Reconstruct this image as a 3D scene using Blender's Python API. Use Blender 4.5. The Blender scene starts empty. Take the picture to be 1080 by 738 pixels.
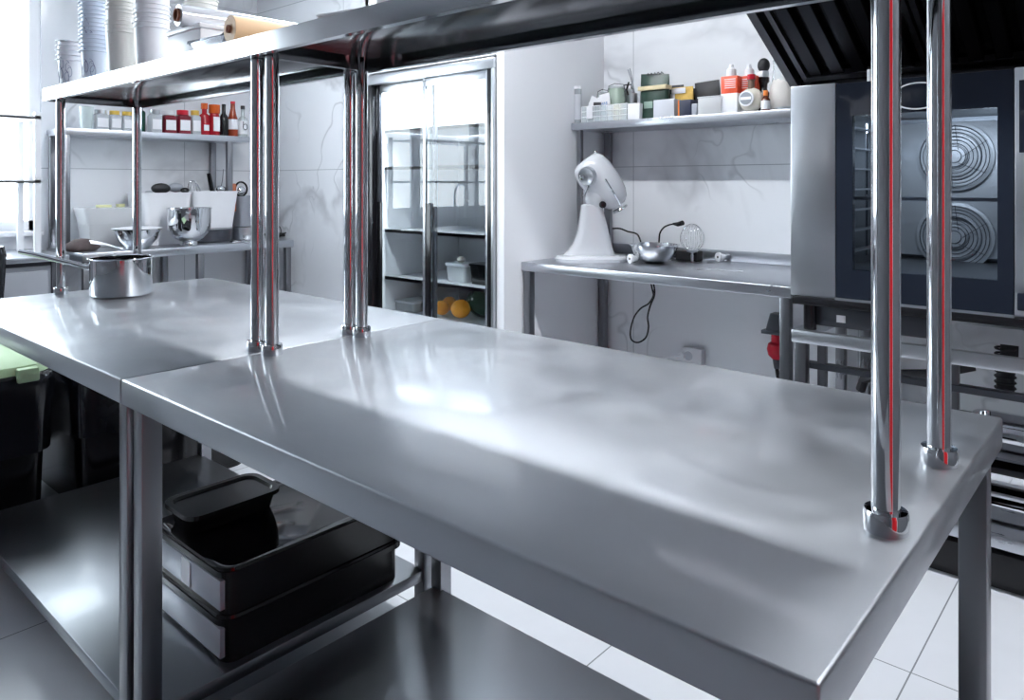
import bpy, bmesh, math, random
from mathutils import Vector, Matrix
random.seed(7)
scene = bpy.context.scene
COL = scene.collection
PI = math.pi

# ---------------------------------------------------------------- camera, world, lights, exposure
EYE = 1.27                                   # eye height (m)
ANG = math.atan2(.661, .750)                 # the camera looks along (-.661, .750)
F = 779.0 / 1080.0
cam_d = bpy.data.cameras.new('camera'); cam = bpy.data.objects.new('camera', cam_d); COL.objects.link(cam)
cam.location = (0, 0, EYE); cam.rotation_euler = (PI/2, 0, ANG)
cam_d.sensor_width = 36; cam_d.lens = 36 * F
cam_d.shift_y = -176.0 / 1080.0
cam_d.clip_start = .02
scene.camera = cam

world = bpy.data.worlds.new('daylight'); scene.world = world; world.use_nodes = True
bgn = world.node_tree.nodes['Background']
bgn.inputs[0].default_value = (.86, .93, 1.0, 1); bgn.inputs[1].default_value = 9.0

scene.view_settings.view_transform = 'Standard'; scene.view_settings.look = 'None'
scene.view_settings.gamma = 1; scene.view_settings.use_curve_mapping = False
scene.view_settings.exposure = 0.30
LAMP = 106.0                                  # strength of the ceiling battens over the back aisle
LAMP_FRONT = 2.0
LAMP_COL = (.94, .97, 1.0)

# ---------------------------------------------------------------- helpers
def ray(px, py=193.0):
    x = (px - 540) / 779.0
    return Vector((.750 * x - .661, .661 * x + .750, (193.0 - py) / 779.0))
def pt(px, py=193.0, X=None, Y=None, Z=None):
    """world point seen at a photo position on the plane X=, Y= or Z="""
    r = ray(px, py)
    if X is not None: t = X / r.x
    elif Y is not None: t = Y / r.y
    else: t = (Z - EYE) / r.z
    return Vector((r.x * t, r.y * t, EYE + r.z * t))
def px_size(n, p):
    d = -.661 * p[0] + .750 * p[1]
    return n / 779.0 * d

class MB:
    def __init__(s): s.bm = bmesh.new()
    def _xf(s, vs, M):
        for v in vs: v.co = M @ v.co
    def box(s, x0, x1, y0, y1, z0, z1, bev=0, seg=2, M=None):
        r = bmesh.ops.create_cube(s.bm, size=1)
        vs = r['verts']
        for v in vs:
            v.co = Vector((x0 + (v.co.x + .5) * (x1 - x0), y0 + (v.co.y + .5) * (y1 - y0), z0 + (v.co.z + .5) * (z1 - z0)))
        if M is not None: s._xf(vs, M)
        if bev:
            es = list({e for v in vs for e in v.link_edges})
            bmesh.ops.bevel(s.bm, geom=es, offset=bev, segments=seg, affect='EDGES', profile=.5)
        return s
    def cyl(s, p0, p1, r0, r1=None, seg=20, cap=True):
        p0 = Vector(p0); p1 = Vector(p1); r1 = r0 if r1 is None else r1
        d = p1 - p0
        M = Matrix.Translation((p0 + p1) / 2) @ d.to_track_quat('Z', 'Y').to_matrix().to_4x4()
        bmesh.ops.create_cone(s.bm, cap_ends=cap, segments=seg, radius1=r0, radius2=r1, depth=d.length, matrix=M)
        return s
    def sph(s, c, r, sc=(1, 1, 1), u=20, v=12, M=None):
        N = Matrix.Translation(Vector(c)) @ (M if M is not None else Matrix.Identity(4)) @ Matrix.Diagonal((*sc, 1))
        bmesh.ops.create_uvsphere(s.bm, u_segments=u, v_segments=v, radius=r, matrix=N)
        return s
    def lathe(s, prof, c=(0, 0, 0), seg=28, M=None, sx=1, sy=1, noise=0):
        rings = []
        for (r, z) in prof:
            ring = []
            if r < 1e-6:
                ring = [s.bm.verts.new((0, 0, z))]
            else:
                for k in range(seg):
                    a = 2 * PI * k / seg
                    n = 1 + noise * random.uniform(-1, 1)
                    ring.append(s.bm.verts.new((r * n * sx * math.cos(a), r * n * sy * math.sin(a), z)))
            rings.append(ring)
        for a, b in zip(rings, rings[1:]):
            for k in range(seg):
                k2 = (k + 1) % seg
                if len(a) == 1 and len(b) == 1: continue
                if len(a) == 1: s.bm.faces.new((a[0], b[k2], b[k]))
                elif len(b) == 1: s.bm.faces.new((a[k], a[k2], b[0]))
                else: s.bm.faces.new((a[k], a[k2], b[k2], b[k]))
        T = Matrix.Translation(Vector(c)) @ (M if M is not None else Matrix.Identity(4))
        for ring in rings:
            s._xf(ring, T)
        return s
    def tube(s, pts, r, seg=8, closed=False, cap=True):
        P = [Vector(p) for p in pts]; n = len(P)
        rs = r if isinstance(r, (list, tuple)) else [r] * n
        rings = []; prev = None
        for i in range(n):
            if closed: t = (P[(i + 1) % n] - P[i - 1])
            else: t = P[min(i + 1, n - 1)] - P[max(i - 1, 0)]
            t.normalize()
            if prev is None:
                u = t.orthogonal().normalized()
            else:
                u = (prev - t * prev.dot(t)).normalized()
            prev = u; w = t.cross(u)
            rings.append([s.bm.verts.new(P[i] + (u * math.cos(2 * PI * k / seg) + w * math.sin(2 * PI * k / seg)) * rs[i]) for k in range(seg)])
        m = n if closed else n - 1
        for i in range(m):
            a = rings[i]; b = rings[(i + 1) % n]
            for k in range(seg):
                s.bm.faces.new((a[k], a[(k + 1) % seg], b[(k + 1) % seg], b[k]))
        if cap and not closed:
            s.bm.faces.new(rings[0][::-1]); s.bm.faces.new(rings[-1])
        return s
    def prism(s, poly, axis, a, b):
        def P(u, v, w):
            return {'X': (w, u, v), 'Y': (u, w, v), 'Z': (u, v, w)}[axis]
        A = [s.bm.verts.new(P(u, v, a)) for u, v in poly]; B = [s.bm.verts.new(P(u, v, b)) for u, v in poly]
        n = len(poly)
        for k in range(n): s.bm.faces.new((A[k], A[(k + 1) % n], B[(k + 1) % n], B[k]))
        s.bm.faces.new(A[::-1]); s.bm.faces.new(B)
        return s
    def loft(s, loops, cap=True):
        R = [[s.bm.verts.new(p) for p in L] for L in loops]; n = len(R[0])
        for a, b in zip(R, R[1:]):
            for k in range(n): s.bm.faces.new((a[k], a[(k + 1) % n], b[(k + 1) % n], b[k]))
        if cap: s.bm.faces.new(R[0][::-1]); s.bm.faces.new(R[-1])
        return s
    def xf(s, M):
        s._xf(s.bm.verts, M); return s
    def build(s, name, mat, parent=None, smooth=True, ang=35):
        bmesh.ops.recalc_face_normals(s.bm, faces=s.bm.faces)
        if smooth:
            for f in s.bm.faces: f.smooth = True
            th = math.radians(ang)
            for e in s.bm.edges:
                if len(e.link_faces) == 2 and e.calc_face_angle(0) > th: e.smooth = False
        me = bpy.data.meshes.new(name); s.bm.to_mesh(me); s.bm.free()
        if mat is not None: me.materials.append(mat)
        o = bpy.data.objects.new(name, me); COL.objects.link(o)
        if parent is not None: o.parent = parent
        return o

def rrect(x0, x1, y0, y1, r, z, n=5):
    out = []
    for cx, cy, a0 in ((x1 - r, y1 - r, 0), (x0 + r, y1 - r, 90), (x0 + r, y0 + r, 180), (x1 - r, y0 + r, 270)):
        for k in range(n + 1):
            a = math.radians(a0 + 90 * k / n); out.append((cx + r * math.cos(a), cy + r * math.sin(a), z))
    return out
def rot(ax, deg): return Matrix.Rotation(math.radians(deg), 4, ax)
def tag(o, label=None, cat=None, group=None, kind=None):
    if label: o['label'] = label
    if cat: o['category'] = cat
    if group: o['group'] = group
    if kind: o['kind'] = kind
    return o
def thing(name, label, cat, loc=(0, 0, 0), rz=0, group=None):
    o = bpy.data.objects.new(name, None); COL.objects.link(o); o.empty_display_size = .05
    o.location = loc; o.rotation_euler = (0, 0, rz)
    return tag(o, label, cat, group)
def solo(mb, name, mat, label, cat, loc=(0, 0, 0), rz=0, group=None):
    o = mb.build(name, mat); o.location = loc; o.rotation_euler = (0, 0, rz)
    return tag(o, label, cat, group)
def struct(mb, name, mat, label=None, parent=None):
    o = mb.build(name, mat, parent)
    if parent is None: tag(o, label, None, None, 'structure')
    return o
def dup(o, loc=None, rz=None, label=None, group=None, parent=None):
    c = o.copy(); COL.objects.link(c)
    if parent is not None: c.parent = parent
    if loc is not None: c.location = loc
    if rz is not None: c.rotation_euler = (0, 0, rz)
    if label: c['label'] = label
    if group: c['group'] = group
    for ch in list(o.children): dup(ch, parent=c)
    return c

# ---------------------------------------------------------------- materials
def nm(name):
    m = bpy.data.materials.new(name); m.use_nodes = True
    return m, m.node_tree.nodes, m.node_tree.links, m.node_tree.nodes['Principled BSDF']
def plain(name, c, rough=.5, metal=0, ior=1.45, coat=0, var=.06, scale=14):
    m, N, L, B = nm(name)
    B.inputs['Roughness'].default_value = rough; B.inputs['Metallic'].default_value = metal; B.inputs['IOR'].default_value = ior
    if coat: B.inputs['Coat Weight'].default_value = coat; B.inputs['Coat Roughness'].default_value = .05
    tc = N.new('ShaderNodeTexCoord'); no = N.new('ShaderNodeTexNoise'); no.inputs['Scale'].default_value = scale; no.inputs['Detail'].default_value = 3
    L.new(tc.outputs['Object'], no.inputs['Vector'])
    mx = N.new('ShaderNodeMix'); mx.data_type = 'RGBA'
    mx.inputs[6].default_value = (*[max(0, v * (1 - var)) for v in c], 1); mx.inputs[7].default_value = (*[min(1, v * (1 + var)) for v in c], 1)
    L.new(no.outputs['Fac'], mx.inputs[0]); L.new(mx.outputs[2], B.inputs['Base Color'])
    return m
def smooth_path(P, n=6):
    P = [Vector(p) for p in P]; Q = [P[0]] + P + [P[-1]]; out = []
    for i in range(1, len(Q) - 2):
        a, b, c, d = Q[i-1:i+3]
        for k in range(n):
            t = k / n
            out.append(.5 * ((2 * b) + (c - a) * t + (2 * a - 5 * b + 4 * c - d) * t * t + (3 * b - a - 3 * c + d) * t ** 3))
    return out + [P[-1]]
def steel(name, c=(.62, .64, .67), r0=.2, r1=.38, stretch=(1, 14, 14), patch=2.2, bump=0, coat=0, cv=.03, fm=.3):
    m, N, L, B = nm(name)
    B.inputs['Metallic'].default_value = 1
    if coat: B.inputs['Coat Weight'].default_value = coat; B.inputs['Coat Roughness'].default_value = .09; B.inputs['Coat IOR'].default_value = 1.6
    g = N.new('ShaderNodeNewGeometry'); mp = N.new('ShaderNodeMapping'); mp.inputs['Scale'].default_value = stretch
    L.new(g.outputs['Position'], mp.inputs['Vector'])
    n1 = N.new('ShaderNodeTexNoise'); n1.inputs['Scale'].default_value = 18; n1.inputs['Detail'].default_value = 5
    L.new(mp.outputs['Vector'], n1.inputs['Vector'])
    n2 = N.new('ShaderNodeTexNoise'); n2.inputs['Scale'].default_value = patch; n2.inputs['Detail'].default_value = 4; n2.inputs['Distortion'].default_value = .6
    L.new(g.outputs['Position'], n2.inputs['Vector'])
    ad = N.new('ShaderNodeMath'); ad.operation = 'MULTIPLY_ADD'; ad.inputs[1].default_value = .12
    L.new(n1.outputs['Fac'], ad.inputs[0]); 
    mu = N.new('ShaderNodeMath'); mu.operation = 'MULTIPLY'; mu.inputs[1].default_value = .88; L.new(n2.outputs['Fac'], mu.inputs[0])
    L.new(mu.outputs[0], ad.inputs[2])
    mr = N.new('ShaderNodeMapRange'); mr.inputs['From Min'].default_value = fm; mr.inputs['From Max'].default_value = 1 - fm
    mr.inputs['To Min'].default_value = r0; mr.inputs['To Max'].default_value = r1
    L.new(ad.outputs[0], mr.inputs['Value']); L.new(mr.outputs[0], B.inputs['Roughness'])
    mx = N.new('ShaderNodeMix'); mx.data_type = 'RGBA'
    mx.inputs[6].default_value = (*[v * (1 - cv) for v in c], 1); mx.inputs[7].default_value = (*[min(1, v * (1 + cv)) for v in c], 1)
    L.new(ad.outputs[0], mx.inputs[0]); L.new(mx.outputs[2], B.inputs['Base Color'])
    if bump:
        b = N.new('ShaderNodeBump'); b.inputs['Strength'].default_value = bump; b.inputs['Distance'].default_value = .002
        L.new(n1.outputs['Fac'], b.inputs['Height']); L.new(b.outputs[0], B.inputs['Normal'])
    return m
def marble(name, axis, off, tile=1.2, zoff=1.36, base=(.83, .85, .885), seed=0):
    m, N, L, B = nm(name)
    B.inputs['Roughness'].default_value = .16
    g = N.new('ShaderNodeNewGeometry')
    mp = N.new('ShaderNodeMapping'); mp.inputs['Location'].default_value = (seed, seed * .7, seed * .3); mp.inputs['Rotation'].default_value = (.5, .6, .4)
    L.new(g.outputs['Position'], mp.inputs['Vector'])
    def vein(scale, width, dist, det=5):
        n = N.new('ShaderNodeTexNoise'); n.inputs['Scale'].default_value = scale; n.inputs['Detail'].default_value = det
        n.inputs['Roughness'].default_value = .55; n.inputs['Distortion'].default_value = dist
        L.new(mp.outputs['Vector'], n.inputs['Vector'])
        s = N.new('ShaderNodeMath'); s.operation = 'SUBTRACT'; s.inputs[1].default_value = .5; L.new(n.outputs['Fac'], s.inputs[0])
        a = N.new('ShaderNodeMath'); a.operation = 'ABSOLUTE'; L.new(s.outputs[0], a.inputs[0])
        r = N.new('ShaderNodeMapRange'); r.inputs['From Min'].default_value = 0; r.inputs['From Max'].default_value = width
        r.inputs['To Min'].default_value = 1; r.inputs['To Max'].default_value = 0; L.new(a.outputs[0], r.inputs['Value'])
        return r.outputs[0]
    v1 = vein(.8, .045, .30, 5); v2 = vein(1.5, .012, .25, 3)
    msk = N.new('ShaderNodeTexNoise'); msk.inputs['Scale'].default_value = 1.6; msk.inputs['Detail'].default_value = 2; L.new(mp.outputs['Vector'], msk.inputs['Vector'])
    mr = N.new('ShaderNodeMapRange'); mr.inputs['From Min'].default_value = .44; mr.inputs['From Max'].default_value = .60; L.new(msk.outputs['Fac'], mr.inputs['Value'])
    mx = N.new('ShaderNodeMath'); mx.operation = 'MAXIMUM'; L.new(v1, mx.inputs[0]); L.new(v2, mx.inputs[1])
    mm = N.new('ShaderNodeMath'); mm.operation = 'MULTIPLY'; L.new(mx.outputs[0], mm.inputs[0]); L.new(mr.outputs[0], mm.inputs[1])
    m2 = N.new('ShaderNodeMath'); m2.operation = 'MULTIPLY'; m2.inputs[1].default_value = .52; L.new(mm.outputs[0], m2.inputs[0])
    c1 = N.new('ShaderNodeMix'); c1.data_type = 'RGBA'; c1.inputs[6].default_value = (*base, 1); c1.inputs[7].default_value = (.34, .35, .38, 1)
    L.new(m2.outputs[0], c1.inputs[0])
    sp = N.new('ShaderNodeSeparateXYZ'); L.new(g.outputs['Position'], sp.inputs[0])
    def line(out, o, t):
        a = N.new('ShaderNodeMath'); a.operation = 'SUBTRACT'; a.inputs[1].default_value = o; L.new(out, a.inputs[0])
        d = N.new('ShaderNodeMath'); d.operation = 'DIVIDE'; d.inputs[1].default_value = t; L.new(a.outputs[0], d.inputs[0])
        f = N.new('ShaderNodeMath'); f.operation = 'FRACT'; L.new(d.outputs[0], f.inputs[0])
        l = N.new('ShaderNodeMath'); l.operation = 'LESS_THAN'; l.inputs[1].default_value = .004 / t; L.new(f.outputs[0], l.inputs[0])
        return l.outputs[0]
    la = line(sp.outputs[axis], off, tile); lz = line(sp.outputs['Z'], zoff, 1.2)
    lm = N.new('ShaderNodeMath'); lm.operation = 'MAXIMUM'; L.new(la, lm.inputs[0]); L.new(lz, lm.inputs[1])
    c2 = N.new('ShaderNodeMix'); c2.data_type = 'RGBA'; c2.inputs[7].default_value = (.42, .44, .48, 1)
    L.new(lm.outputs[0], c2.inputs[0]); L.new(c1.outputs[2], c2.inputs[6]); L.new(c2.outputs[2], B.inputs['Base Color'])
    return m
def floor_mat():
    m, N, L, B = nm('floor_tile')
    g = N.new('ShaderNodeNewGeometry'); sp = N.new('ShaderNodeSeparateXYZ'); L.new(g.outputs['Position'], sp.inputs[0])
    def line(out, o, t, w=.004):
        a = N.new('ShaderNodeMath'); a.operation = 'SUBTRACT'; a.inputs[1].default_value = o - 20 * t; L.new(out, a.inputs[0])
        d = N.new('ShaderNodeMath'); d.operation = 'DIVIDE'; d.inputs[1].default_value = t; L.new(a.outputs[0], d.inputs[0])
        f = N.new('ShaderNodeMath'); f.operation = 'FRACT'; L.new(d.outputs[0], f.inputs[0])
        l = N.new('ShaderNodeMath'); l.operation = 'LESS_THAN'; l.inputs[1].default_value = w / t; L.new(f.outputs[0], l.inputs[0])
        return l.outputs[0]
    a = line(sp.outputs['X'], -.493, .646); b = line(sp.outputs['Y'], 2.12, .646)
    mx = N.new('ShaderNodeMath'); mx.operation = 'MAXIMUM'; L.new(a, mx.inputs[0]); L.new(b, mx.inputs[1])
    no = N.new('ShaderNodeTexNoise'); no.inputs['Scale'].default_value = 2.4; no.inputs['Detail'].default_value = 6; no.inputs['Distortion'].default_value = .5
    L.new(g.outputs['Position'], no.inputs['Vector'])
    c0 = N.new('ShaderNodeMix'); c0.data_type = 'RGBA'; c0.inputs[6].default_value = (.56, .58, .62, 1); c0.inputs[7].default_value = (.68, .70, .74, 1)
    L.new(no.outputs['Fac'], c0.inputs[0])
    c = N.new('ShaderNodeMix'); c.data_type = 'RGBA'; c.inputs[7].default_value = (.22, .23, .25, 1)
    L.new(mx.outputs[0], c.inputs[0]); L.new(c0.outputs[2], c.inputs[6]); L.new(c.outputs[2], B.inputs['Base Color'])
    mr = N.new('ShaderNodeMapRange'); mr.inputs['To Min'].default_value = .12; mr.inputs['To Max'].default_value = .28
    L.new(no.outputs['Fac'], mr.inputs['Value']); L.new(mr.outputs[0], B.inputs['Roughness'])
    return m
def glass(name, tint=(.96, .98, .98), refl=1.0, ior=1.5, rough=0.0):
    m = bpy.data.materials.new(name); m.use_nodes = True; N = m.node_tree.nodes; L = m.node_tree.links
    N.clear(); out = N.new('ShaderNodeOutputMaterial')
    t = N.new('ShaderNodeBsdfTransparent'); t.inputs[0].default_value = (*tint, 1)
    g = N.new('ShaderNodeBsdfGlossy'); g.inputs['Roughness'].default_value = rough; g.inputs[0].default_value = (1, 1, 1, 1)
    f = N.new('ShaderNodeFresnel'); f.inputs[0].default_value = ior
    mu = N.new('ShaderNodeMath'); mu.operation = 'MULTIPLY'; mu.inputs[1].default_value = refl; mu.use_clamp = True
    gg = N.new('ShaderNodeNewGeometry'); fr = N.new('ShaderNodeMath'); fr.operation = 'SUBTRACT'; fr.inputs[0].default_value = 1
    L.new(gg.outputs['Backfacing'], fr.inputs[1])
    m1 = N.new('ShaderNodeMath'); m1.operation = 'MULTIPLY'; L.new(f.outputs[0], m1.inputs[0]); L.new(fr.outputs[0], m1.inputs[1])
    L.new(m1.outputs[0], mu.inputs[0])
    mx = N.new('ShaderNodeMixShader'); L.new(mu.outputs[0], mx.inputs[0]); L.new(t.outputs[0], mx.inputs[1]); L.new(g.outputs[0], mx.inputs[2])
    L.new(mx.outputs[0], out.inputs[0])
    return m
def milky(name, c, alpha):
    m = bpy.data.materials.new(name); m.use_nodes = True; N = m.node_tree.nodes; L = m.node_tree.links
    B = N['Principled BSDF']; B.inputs['Base Color'].default_value = (*c, 1); B.inputs['Roughness'].default_value = .25
    B.inputs['Alpha'].default_value = alpha
    return m
def emit(name, c, s):
    m = bpy.data.materials.new(name); m.use_nodes = True; N = m.node_tree.nodes; L = m.node_tree.links
    N.clear(); o = N.new('ShaderNodeOutputMaterial'); e = N.new('ShaderNodeEmission'); e.inputs[0].default_value = (*c, 1); e.inputs[1].default_value = s
    L.new(e.outputs[0], o.inputs[0]); return m

M_TABLE = steel('brushed_steel_tabletop', (.355, .372, .40), .37, .53, (2, 6, 6), 4.2, coat=.45, cv=.14, fm=.38)
M_UNDER = steel('brushed_steel_undershelf', (.36, .375, .40), .28, .38, (2, 6, 6), 1.6, coat=.3)
M_STEEL = steel('brushed_steel', (.52, .54, .58), .26, .38, (1, 6, 6), 4)
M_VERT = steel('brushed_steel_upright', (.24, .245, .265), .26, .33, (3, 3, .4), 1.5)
M_CHROME = plain('polished_steel', (.74, .75, .77), .05, 1, var=.02)
M_POLISH = plain('polished_pan_steel', (.66, .67, .69), .12, 1, var=.03)
M_SATIN = plain('satin_steel', (.60, .62, .65), .28, 1, var=.05)
M_HOODREFL = plain('hood_steel_dark_reflection', (.050, .050, .056), .2, .9, var=.25, scale=5)  # dark reflection on the stainless hood put into its colour
M_HOODLITE = plain('hood_rim_steel', (.17, .17, .18), .3, 1, var=.2)
M_WALLW = plain('white_paint', (.83, .85, .885), .55, var=.015, scale=3)
M_WALLD = plain('dark_grey_paint', (.13, .135, .15), .6, var=.02, scale=3)
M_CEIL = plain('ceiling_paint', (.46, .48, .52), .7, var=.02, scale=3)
M_MARBLE_B = marble('marble_tile_back', 'X', -2.25 - 6, seed=3.1)
M_MARBLE_L = marble('marble_tile_left', 'Y', 2.39 - 6, seed=8.4)
M_MARBLE_C = marble('marble_tile_corner', 'X', -4.1 - 6, seed=1.7)
M_FLOOR = floor_mat()
M_BLACK = plain('black_plastic', (.008, .008, .010), .18, var=.1)
M_BLACKM = plain('matt_black', (.015, .015, .018), .5, var=.2)
M_BLACKG = plain('black_glass', (.012, .016, .026), .05, ior=1.33, var=.05)
M_RUBBER = plain('dark_rubber', (.03, .03, .035), .5)
M_WHITE = plain('white_plastic', (.86, .87, .90), .3, var=.02)
M_WHITEG = plain('white_enamel', (.66, .68, .72), .12, var=.01, coat=.6)
M_GREY = plain('grey_plastic', (.30, .32, .36), .35)
M_DGREY = plain('dark_grey_metal', (.07, .075, .09), .35, .5)
M_LGREY = plain('light_grey_plastic', (.55, .57, .62), .25)
M_RED = plain('red_plastic', (.55, .01, .03), .3)
M_REDDOOR = plain('red_door_paint', (.80, .012, .018), .35)
M_SAGE = plain('sage_label', (.30, .42, .36), .5)
M_GREEN = plain('pale_green_plastic', (.50, .68, .42), .35)
M_GLASS = glass('clear_glass')
M_FRIDGEGLASS = glass('fridge_glass', (.93, .96, .97), 1.15)
M_OVENGLASS = glass('oven_glass', (.62, .66, .72), .5)
M_MILKY = milky('milky_plastic', (.90, .92, .94), .55)
M_CLEARP = milky('clear_plastic', (.80, .88, .92), .35)

# ---------------------------------------------------------------- the room
XL, XR, YF, YB, ZC = -5.2, 1.8, -2.5, 3.59, 2.78
struct(MB().box(XL - .3, XR + .3, YF - .3, YB + .3, -.1, 0), 'floor', M_FLOOR, 'light grey polished floor tiles')
struct(MB().box(XL - .3, XR + .3, YF - .3, YB + .3, ZC, ZC + .1), 'ceiling', M_CEIL, 'pale ceiling above the kitchen')
struct(MB().box(-2.45, XR + .2, YB, YB + .2, 0, ZC), 'wall_back', M_MARBLE_B, 'white marble tiled wall behind the oven and mixer')
struct(MB().box(XL - .2, -3.56, 2.95, 3.1, 0, ZC), 'wall_back_left', M_MARBLE_C, 'white marble tiled wall left of the fridge')
w = MB().box(-3.56, -3.53, 2.72, 3.1, 0, ZC)
w.box(-3.56, -2.50, 2.72, 2.80, 1.915, ZC)
w.box(-3.53, -2.50, 3.5, 3.6, 0, ZC)
struct(w, 'wall_niche', M_WALLW, 'white painted wall around the fridge')
struct(MB().box(-2.50, -2.45, 2.72, YB, 0, ZC), 'wall_partition', M_WALLW, 'white partition between fridge and mixer table')
WY0, WY1, WZ0, WZ1 = -1.3, 1.50, .98, 2.55
w = MB().box(XL - .15, XL, WY1, 2.95, 0, ZC)
w.box(XL - .15, XL, YF, WY0, 0, ZC); w.box(XL - .15, XL, WY0, WY1, 0, WZ0); w.box(XL - .15, XL, WY0, WY1, WZ1, ZC)
struct(w, 'wall_left', M_MARBLE_L, 'white marble tiled wall with the window')
struct(MB().box(XR, XR + .15, YF, YB, 0, ZC), 'wall_right', M_WALLD, 'dark grey painted wall')
struct(MB().box(XL - .15, XR + .15, YF - .15, YF, 0, ZC), 'wall_front', M_WALLD, 'dark grey painted wall')
# red door added out of view to put red streaks in the polished poles
dr = struct(MB().box(XR - .04, XR - .002, -1.15, .10, 0, 2.1, .004), 'added_red_door', M_REDDOOR, 'red door added out of view for the pole streaks')
struct(MB().box(XR - .055, XR - .001, -1.22, -1.15, 0, 2.17).box(XR - .055, XR - .001, .10, .17, 0, 2.17).box(XR - .055, XR - .001, -1.15, .10, 2.10, 2.17), 'door_frame', M_WALLW, None, dr)
MB().cyl((XR - .04, -.24, 1.02), (XR - .09, -.24, 1.02), .012).cyl((XR - .09, -.24, 1.02), (XR - .09, -.36, 1.02), .010).build('door_handle', M_CHROME, dr)
# window on the left
wn = struct(MB().box(XL - .10, XL - .02, WY0, WY1, WZ0, WZ0 + .06).box(XL - .10, XL - .02, WY0, WY1, WZ1 - .06, WZ1)
    .box(XL - .10, XL - .02, WY0, WY0 + .06, WZ0, WZ1).box(XL - .10, XL - .02, WY1 - .06, WY1, WZ0, WZ1)
    .box(XL - .10, XL - .02, .04, .10, WZ0, WZ1).box(XL - .10, XL - .02, .88, .94, WZ0, WZ1), 'window_1', M_WHITE, 'bright window with white frame')
for a, b in ((WY0 + .06, .04), (.10, .88), (.94, WY1 - .06)):
    MB().box(XL - .065, XL - .055, a, b, WZ0 + .06, WZ1 - .06).build('window_pane', M_GLASS, wn)
MB().box(XL - .02, XL + .06, WY0 - .03, WY1, WZ0 - .03, WZ0, .004).build('window_sill', M_WHITE, wn)
MB().box(XL - .055, XL - .03, .86, .96, 1.86, WZ1 - .06).build('window_shutter_bar', M_GREY, wn)

# ceiling battens: one row over each aisle
M_TUBE = emit('lit_tube', LAMP_COL, LAMP)
M_TUBE2 = emit('lit_tube_soft', LAMP_COL, LAMP_FRONT)
def batten(x, y, label, mt=None):
    t = thing('ceiling_light', label, 'ceiling light', (x, y, ZC), 0, 'long ceiling lights')
    MB().box(-.69, .69, -.05, .05, -.05, 0, .006).build('light_housing', M_WHITE, t)
    MB().box(-.68, .68, -.025, .025, -.075, -.05, .01).build('diffuser', mt or M_TUBE, t)
    return t
bt = batten(-2.9, 1.95, 'long bright ceiling light over the aisle behind the table')
for x, y in ((-1.5, 1.95), (-.1, 1.95), (1.05, 1.95)): dup(bt, (x, y, ZC), 0)  # rightmost one added out of view to brighten the oven side
bt2 = batten(-3.4, -.9, 'dimmer ceiling light over the aisle in front of the table', M_TUBE2)
for x, y in ((-1.4, -.9), (.6, -.9)): dup(bt2, (x, y, ZC), 0)

M_UNDERC = steel('dark_reflection_steel', (.055, .058, .068), .12, .22, (1, 6, 6), 3)  # dark reflection under the upper shelves put into the steel colour
# ---------------------------------------------------------------- the two steel work tables
TZ = .87
def work_table(x0, x1, y0, y1, label, shelf_z, poles, group):
    t = thing('work_table', label, 'table', ((x0 + x1) / 2, (y0 + y1) / 2, 0), 0, group)
    cx, cy = (x0 + x1) / 2, (y0 + y1) / 2
    X0, X1, Y0, Y1 = x0 - cx, x1 - cx, y0 - cy, y1 - cy
    MB().box(X0, X1, Y0, Y1, TZ - .052, TZ, .004, 3).build('tabletop', M_TABLE, t, ang=60)
    lw = .042
    for lx in (X0 + .014, X1 - .014 - lw):
        for ly in (Y0 + .018, Y1 - .018 - lw):
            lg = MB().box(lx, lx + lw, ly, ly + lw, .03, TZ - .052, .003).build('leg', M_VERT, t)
            MB().cyl((lx + lw/2, ly + lw/2, 0), (lx + lw/2, ly + lw/2, .035), .016, .019).build('foot', M_BLACK, lg)
    sh = MB().box(X0 + .02, X1 - .02, Y0 + .05, Y1 - .05, shelf_z - .032, shelf_z, .003)
    sh.build('undershelf', M_UNDER, t)
    for p in poles:
        po = MB().cyl((p[0] - cx, p[1] - cy, TZ), (p[0] - cx, p[1] - cy, 1.608), .0155, seg=32, cap=False).build('pole', M_CHROME, t)
        MB().lathe([(.0156, 0), (.024, 0), (.0245, .003), (.0245, .020), (.023, .024), (.0156, .0245)], (p[0] - cx, p[1] - cy, TZ), 32).build('collar', M_CHROME, po)
    ys0, ys1, zt, zb = .885 - cy, 1.245 - cy, 1.612, 1.567
    xs0, xs1 = (X0 - .02 if x0 < -2 else X0 + .003), X1 + (.0 if x0 < -2 else -.003)
    s = MB().box(xs0, xs1, ys0, ys1, zt - .004, zt)
    s.box(xs0, xs1, ys0, ys0 + .004, zb, zt - .004).box(xs0, xs1, ys1 - .004, ys1, zb, zt - .004)
    s.box(xs0, xs0 + .004, ys0 + .004, ys1 - .004, zb, zt - .004).box(xs1 - .004, xs1, ys0 + .004, ys1 - .004, zb, zt - .004)
    s.box(xs0 + .004, xs1 - .004, ys0 + .004, ys0 + .018, zb, zb + .003).box(xs0 + .004, xs1 - .004, ys1 - .018, ys1 - .004, zb, zb + .003)
    up = s.build('upper_shelf', M_POLISH, t, smooth=False)
    MB().box(xs0 + .06, xs1 - .06, ys0 + .05, ys1 - .05, zt - .022, zt - .004, .004).build('dark_reflection_channel', M_UNDERC, up)  # channel widened to carry the painted dark reflection
    return t
XJ = -1.596
work_table(XJ + .0015, -.205, .603, 1.50, 'near steel work table with empty top, right of the table joint', .112, ((-1.563, .925), (-1.573, 1.19), (-.24, .925), (-.24, 1.195)), None)
work_table(-3.03, XJ - .0015, .603, 1.50, 'far steel work table with the saucepan on it, left of the joint', .142, ((-1.629, .925), (-1.624, 1.19), (-2.99, .925), (-2.99, 1.19)), None)

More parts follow.
